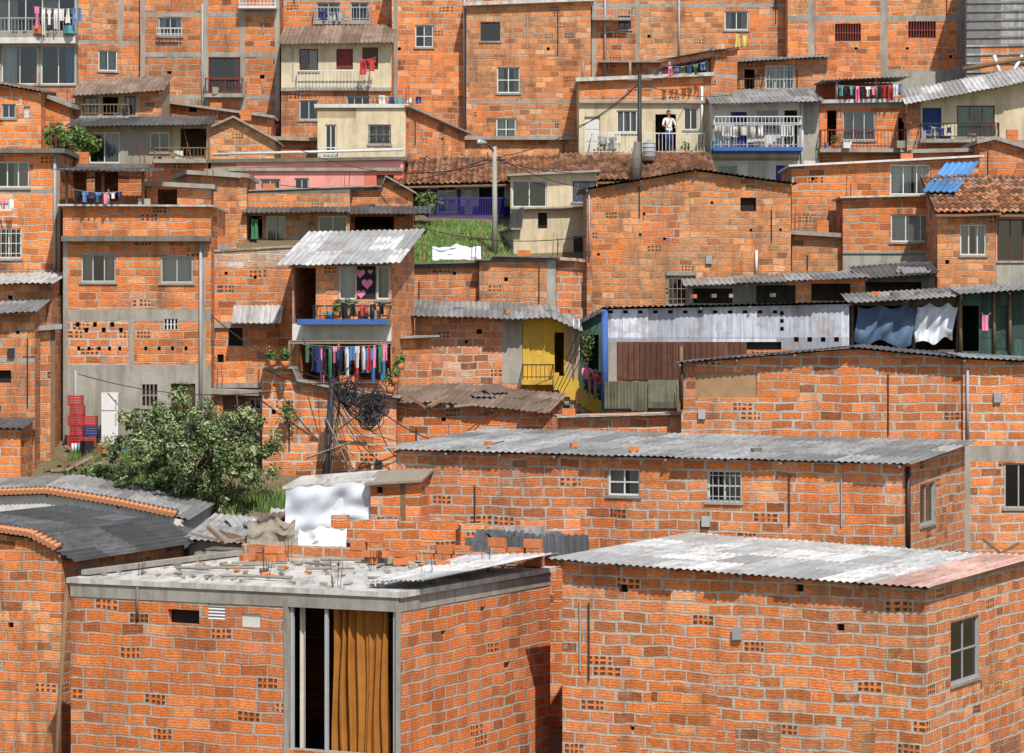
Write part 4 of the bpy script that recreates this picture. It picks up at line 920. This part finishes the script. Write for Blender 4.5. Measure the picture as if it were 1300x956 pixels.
# ================================================================== water tank, yard things
def tank(px,py,D,r,h,k='asph'):
    b=W(px,py,D); m=MB(); m.tube(b,b+Vector((0,0,h)),r,r,k,20); m.tube(b+Vector((0,0,h)),b+Vector((0,0,h*1.15)),r*1.03,r*.35,k,20)
    for f in (.25,.5,.75): m.tube(b+Vector((0,0,h*f)),b+Vector((0,0,h*f+.05)),r*1.03,r*1.03,k,20)
    m.tube(b+Vector((0,0,h*1.15)),b+Vector((0,0,h*1.22)),r*.25,r*.25,k,12); m.obj('water_tank',org=b)
tank(824,204,104.6,.24,.62)
def crate(px,py,D,k,w=.42,h=.3):
    b=W(px,py,D); m=MB(); o=Vector((b.x,b.y)); t=Vector((1,0)); n=Vector((0,-1))
    for i in range(4): z=b.z+i*h/4; m.box(o,t,n,-w/2,w/2,w/2-.02,w/2,z,z+h/4-.025,k); m.box(o,t,n,-w/2,w/2,-w/2,-w/2+.02,z,z+h/4-.025,k); m.box(o,t,n,-w/2,-w/2+.02,-w/2+.02,w/2-.02,z,z+h/4-.025,k); m.box(o,t,n,w/2-.02,w/2,-w/2+.02,w/2-.02,z,z+h/4-.025,k)
    for a in (-w/2,w/2-.03):
        for c in (-w/2-.003,w/2-.027): m.box(o,t,n,a,a+.03,c,c+.03,b.z,b.z+h,k)
    m.box(o,t,n,-w/2,w/2,-w/2,w/2,b.z-.01,b.z+.01,k); m.obj('plastic_crate',org=b)
for i in range(5): crate(96+(i%2)*2,566-i*13,84.9,'cR')
for i in range(3): crate(114+(i%2),566-i*13,84.9,'cN' if i==1 else 'cR')
def fridge():
    b=W(141,560,85); m=MB(); o=Vector((b.x,b.y)); t=Vector((1,0)); n=Vector((0,-1))
    m.box(o,t,n,-.25,.25,-.28,.25,b.z-.5,b.z+1.45,'wf'); m.box(o,t,n,-.245,.245,.253,.3,b.z-.4,b.z+.9,'cW'); m.box(o,t,n,-.245,.245,.253,.3,b.z+.93,b.z+1.44,'cW'); m.box(o,t,n,.17,.2,.3,.33,b.z+.5,b.z+.85,'alu'); m.box(o,t,n,.17,.2,.3,.33,b.z+1.0,b.z+1.25,'alu'); m.obj('refrigerator',org=b)
fridge()
def planks(px,py,D,n,seed,L=1.6,k='woodg'):
    rnd=random.Random(seed); b=W(px,py,D); m=MB()
    for i in range(n):
        q=b+Vector((rnd.uniform(-.8,.8),rnd.uniform(-.3,.3),rnd.uniform(0,.1))); a=rnd.uniform(.2,1.1)
        m.tube(q,q+Vector((math.cos(a)*L*rnd.choice((-1,1)),rnd.uniform(0,.6),math.sin(a)*L*rnd.uniform(.2,.8))),.05,.05,rnd.choice([k,'wood']),4)
    m.obj('timber_pile',org=b)
planks(80,600,82,8,1,1.1);planks(120,585,84,9,2,.9);planks(560,520,81,6,3,.7);planks(1285,712,76.8,6,4,1.2);planks(310,560,82.5,8,5,.8);planks(300,690,72,9,6,.8)
def sheets(px,py,D,n,seed,k,s=.9):
    rnd=random.Random(seed); b=W(px,py,D); m=MB()
    for i in range(n):
        q=b+Vector((rnd.uniform(-.8,.8),rnd.uniform(-.5,.5),rnd.uniform(0,.2))); a=rnd.uniform(-.5,.5); u=Vector((math.cos(a),math.sin(a),rnd.uniform(-.1,.1)))*s; v=Vector((-math.sin(a),math.cos(a),rnd.uniform(.1,.5)))*s*.7
        m.corr(q,q+u,q+u+v,q+v,rnd.choice(k),pitch=.16)
    m.obj('loose_roof_sheets',org=b)
sheets(640,694,69.7,6,1,['shD','shG','tarpB'],1.0);sheets(300,545,83.5,5,2,['shW','shG']);sheets(330,672,74.2,6,3,['shG','shW','shR']);sheets(455,690,71.8,3,4,['shW','shR'],.6);sheets(610,506,83.2,4,5,['shR','shG','shR'],.7);sheets(1120,350,88.5,3,6,['shG','shG'],.8)
def tarp(px,py,D,w,h,k,seed,name='tarpaulin',rough=1.):
    b=W(px,py,D); m=MB(); n=18
    def Q(i,j):
        x=i/n;y=j/n; return b+Vector((w*(x-.5),-.5*(1-y)+rough*.25*mnoise.noise(Vector((x*4,y*4,seed))),h*y*(.9+rough*.3*mnoise.noise(Vector((x*3,y,seed+4))))+rough*.12*mnoise.noise(Vector((x*7,y*7,seed+9)))))
    for i in range(n):
        for j in range(n): m.face([Q(i,j),Q(i+1,j),Q(i+1,j+1),Q(i,j+1)],[(0,0)]*4,k,True)
    m.obj(name,org=b)
tarp(580,330,94,1.6,.5,'tarpW',3,rough=.7); tarp(410,702,71.2,1.2,.7,'cW',5); tarp(345,700,71.9,1.2,.9,'woodg',8)
m=MB(); rnd=random.Random(9)
def weigh(A,B,n,up=.08,back=1.5):
    a=W(*A);b=W(*B)
    for i in range(n):
        q=a.lerp(b,rnd.random())+Vector((rnd.uniform(0,.3),rnd.uniform(.1,back),0)); q.z+=up+(q.y-a.lerp(b,.5).y)*.03
        m.box(Vector((q.x,q.y)),Vector((math.cos(.3*i),math.sin(.3*i))),Vector((math.sin(.3*i),-math.cos(.3*i))),0,rnd.uniform(.12,.3),0,.12,q.z-.05,q.z+.06,rnd.choice(['terr','conc','slabd','slabd']))
weigh((520,568,74.2),(1130,584,69.6),4);weigh((530,396,88),(735,400,88),8);weigh((880,380,84.4),(1210,376,84.4),10);weigh((10,362,84.6),(60,360,84.6),3)
m.obj('loose_bricks')
def chair(px,py,D):
    b=W(px,py,D); m=MB(); o=Vector((b.x,b.y)); t=Vector((1,0)); n=Vector((0,-1))
    for a in (-.22,.19):
        for c in (-.22,.19): m.box(o,t,n,a,a+.03,c,c+.03,b.z,b.z+.42,'wf')
    m.box(o,t,n,-.24,.24,-.24,.24,b.z+.42,b.z+.45,'wf')
    for i in range(5): m.box(o,t,n,-.22+i*.1,-.16+i*.1,-.25,-.22,b.z+.45,b.z+.85,'wf')
    m.box(o,t,n,-.24,.24,-.255,-.215,b.z+.85,b.z+.9,'wf'); m.obj('plastic_chair',org=b)
chair(1000,188,106.2);chair(925,188,106.2);chair(780,197,107.3);chair(195,560,84.8)
# ================================================================== people
def person(px,py,D,yaw=0,shirt='cW',pants='cN',pose=None,sc=1.0,skinpants=False):
    base=W(px,py,D)
    J={'pelvis':(0,0,.93,.115,.095),'spine':(0,0,1.12,.12,.09),'chest':(0,.01,1.32,.145,.10),'neck':(0,.01,1.47,.05,.05),'jaw':(0,-.015,1.545,.062,.07),'head':(0,-.005,1.62,.078,.092),'crown':(0,.005,1.69,.062,.075)}
    for sgn,q in ((-1,'L'),(1,'R')):
        J['hip'+q]=(sgn*.09,0,.86,.085,.09);J['knee'+q]=(sgn*.1,-.02,.49,.056,.058);J['ank'+q]=(sgn*.1,.02,.09,.038,.042);J['toe'+q]=(sgn*.12,-.15,.035,.042,.03)
        J['sh'+q]=(sgn*.18,.01,1.40,.058,.058);J['el'+q]=(sgn*.24,.03,1.12,.04,.04);J['wr'+q]=(sgn*.25,-.07,.88,.026,.03);J['palm'+q]=(sgn*.25,-.09,.81,.02,.038)
    if pose=='rail':
        for sgn,q in ((-1,'L'),(1,'R')): J['el'+q]=(sgn*.26,-.06,1.14,.04,.04);J['wr'+q]=(sgn*.16,-.3,1.07,.026,.028);J['palm'+q]=(sgn*.13,-.37,1.05,.02,.036)
    if pose=='sit':
        off=-.48
        for k in list(J): x,y,z,a,b=J[k]; J[k]=(x,y,z+off,a,b)
        for sgn,q in ((-1,'L'),(1,'R')): 
            J['hip'+q]=(sgn*.09,-.02,.42,.085,.085);J['knee'+q]=(sgn*.13,-.42,.47,.056,.056);J['ank'+q]=(sgn*.12,-.42,.08,.038,.042);J['toe'+q]=(sgn*.13,-.58,.03,.042,.03)
            J['el'+q]=(sgn*.24,-.1,.68,.04,.04);J['wr'+q]=(sgn*.13,-.3,.56,.026,.028);J['palm'+q]=(sgn*.11,-.37,.55,.02,.036)
    E=[('pelvis','spine'),('spine','chest'),('chest','neck'),('neck','jaw'),('jaw','head'),('head','crown')]
    for q in 'LR': E+=[('pelvis','hip'+q),('hip'+q,'knee'+q),('knee'+q,'ank'+q),('ank'+q,'toe'+q),('chest','sh'+q),('sh'+q,'el'+q),('el'+q,'wr'+q),('wr'+q,'palm'+q)]
    for q,sg in (('L',-1),('R',1)):
        wv=Vector(J['wr'+q][:3]);pv=Vector(J['palm'+q][:3]); d=(pv-wv).normalized(); s=Vector((0,1,0)) if abs(d.z)>.7 else Vector((1,0,0)); 
        for f in range(5):
            if f<4:
                r=pv+s*(f-1.5)*.021; l=[.075,.085,.08,.062][f]; a=r+d*l*.55; b=a+(d*.8+Vector((-sg*.3,0,-.4))).normalized()*l*.45; ks=[r,a,b]; par='palm'+q
            else:
                r=wv.lerp(pv,.55)-s*.03*(-1 if q=='L' else 1); a=r+(d-s*(-1 if q=='L' else 1)).normalized()*.035; ks=[r,a]; par='palm'+q
            for i,kp in enumerate(ks):
                nm='f%s%d%d'%(q,f,i); J[nm]=(kp.x,kp.y,kp.z,.009,.009); E.append((par,nm)); par=nm
    J['nose']=(0,-.115,1.60+(-.48 if pose=='sit' else 0),.014,.018); E.append(('head','nose'))
    names=list(J); idx={n:i for i,n in enumerate(names)}
    me=bpy.data.meshes.new('body'); me.from_pydata([J[n][:3] for n in names],[(idx[a],idx[b]) for a,b in E],[])
    ob=bpy.data.objects.new('tmp',me); SC.collection.objects.link(ob)
    md=ob.modifiers.new('s','SKIN'); md.use_smooth_shade=True
    for i,n in enumerate(names): me.skin_vertices[0].data[i].radius=(J[n][3],J[n][4]); me.skin_vertices[0].data[i].use_root=(n=='pelvis')
    sb=ob.modifiers.new('d','SUBSURF'); sb.levels=1; sb.render_levels=1
    bpy.context.view_layer.update(); dg=bpy.context.evaluated_depsgraph_get(); m2=bpy.data.meshes.new_from_object(ob.evaluated_get(dg)); bpy.data.objects.remove(ob)
    m2.materials.clear()
    for k in (shirt,pants,'skin','iron'): m2.materials.append(M(k))
    def seg(p,a,b):
        a=Vector(J[a][:3]);b=Vector(J[b][:3]); t=max(0,min(1,(p-a).dot(b-a)/max(1e-9,(b-a).length_squared))); return (p-a.lerp(b,t)).length
    for f in m2.polygons:
        best=min(E,key=lambda e:seg(f.center,*e)); k=best[1]
        if k in('spine','chest') or k[:2]=='sh' or k[:2]=='el': mi=0
        elif k[:3]=='hip' or k[:4]=='knee' or (k[:3]=='ank' and not skinpants): mi=1
        elif k[:3]=='toe': mi=3
        else: mi=2
        f.material_index=mi; f.use_smooth=True
    e=empty('person',base); e.rotation_euler=(0,0,yaw); e.scale=(sc,)*3
    o=bpy.data.objects.new('body',m2); SC.collection.objects.link(o); o.parent=e
    hm=MB(); z0=1.635+(-.48 if pose=='sit' else 0)
    for i in range(8):
        for j in range(6):
            def R(i,j): 
                a=i*math.pi/4; b=-.25+j*.305; p=Vector((math.cos(a)*math.cos(b)*.088,math.sin(a)*math.cos(b)*.103+.018,math.sin(b)*.105)); 
                if math.sin(a)<-.5 and b<.35: p=Vector((p.x,p.y+.06,.035))
                return p+Vector((0,0,z0))
            hm.face([R(i,j),R(i+1,j),R(i+1,j+1),R(i,j+1)],[(0,0)]*4,'hair',True)
    hm.obj('hair',e)
    fm=MB(); zz=z0-.025
    for sx in (-.032,.032):
        fm.tube((sx,-.088,zz),(sx,-.1,zz),.012,.008,'hair',8)
        fm.tube((sx*2.6,.01,zz-.03),(sx*2.75,.012,zz+.02),.012,.016,'skin',6)
    fm.tube((-.025,-.085,zz-.075),(.025,-.085,zz-.075),.007,.007,'redm',6); fm.obj('face_features',e)
person(849,198,107.3,.3,'cW','cN','rail')
person(1155,190,106.2,-.3,'cO','cN','rail',.95)
person(745,499,86.6,.5,'cP','cN','sit',.8,True)
person(757,506,86.5,-.4,'cR','cB','sit',.75,True)
# ================================================================== sky, sun, camera
w=bpy.data.worlds.new('World'); SC.world=w; w.use_nodes=True; nt=w.node_tree; bg=nt.nodes['Background']
sk=nt.nodes.new('ShaderNodeTexSky'); sk.sky_type='NISHITA'; sk.sun_disc=False
sd=Vector((.22,-.70,.96)).normalized(); el=math.asin(sd.z); az=math.atan2(sd.x,sd.y)
sk.sun_elevation=el; sk.sun_rotation=az
nt.links.new(sk.outputs[0],bg.inputs[0]); bg.inputs[1].default_value=.14
l=bpy.data.lights.new('sun','SUN'); l.energy=5.0; l.angle=math.radians(.6); l.color=(1,.96,.9)
lo=bpy.data.objects.new('sun',l); lo.rotation_euler=(-sd).to_track_quat('-Z','Y').to_euler(); lo.location=(30,-20,60); SC.collection.objects.link(lo)
cam=bpy.data.cameras.new('camera'); cam.lens=36*F/1300; cam.sensor_width=36; cam.shift_y=-(478-HY)/1300; cam.clip_end=6000; cam.clip_start=.5
co=bpy.data.objects.new('camera',cam); co.rotation_euler=(math.radians(90),0,0); SC.collection.objects.link(co); SC.camera=co
SC.view_settings.view_transform='Standard'; SC.view_settings.look='None'; SC.view_settings.exposure=0
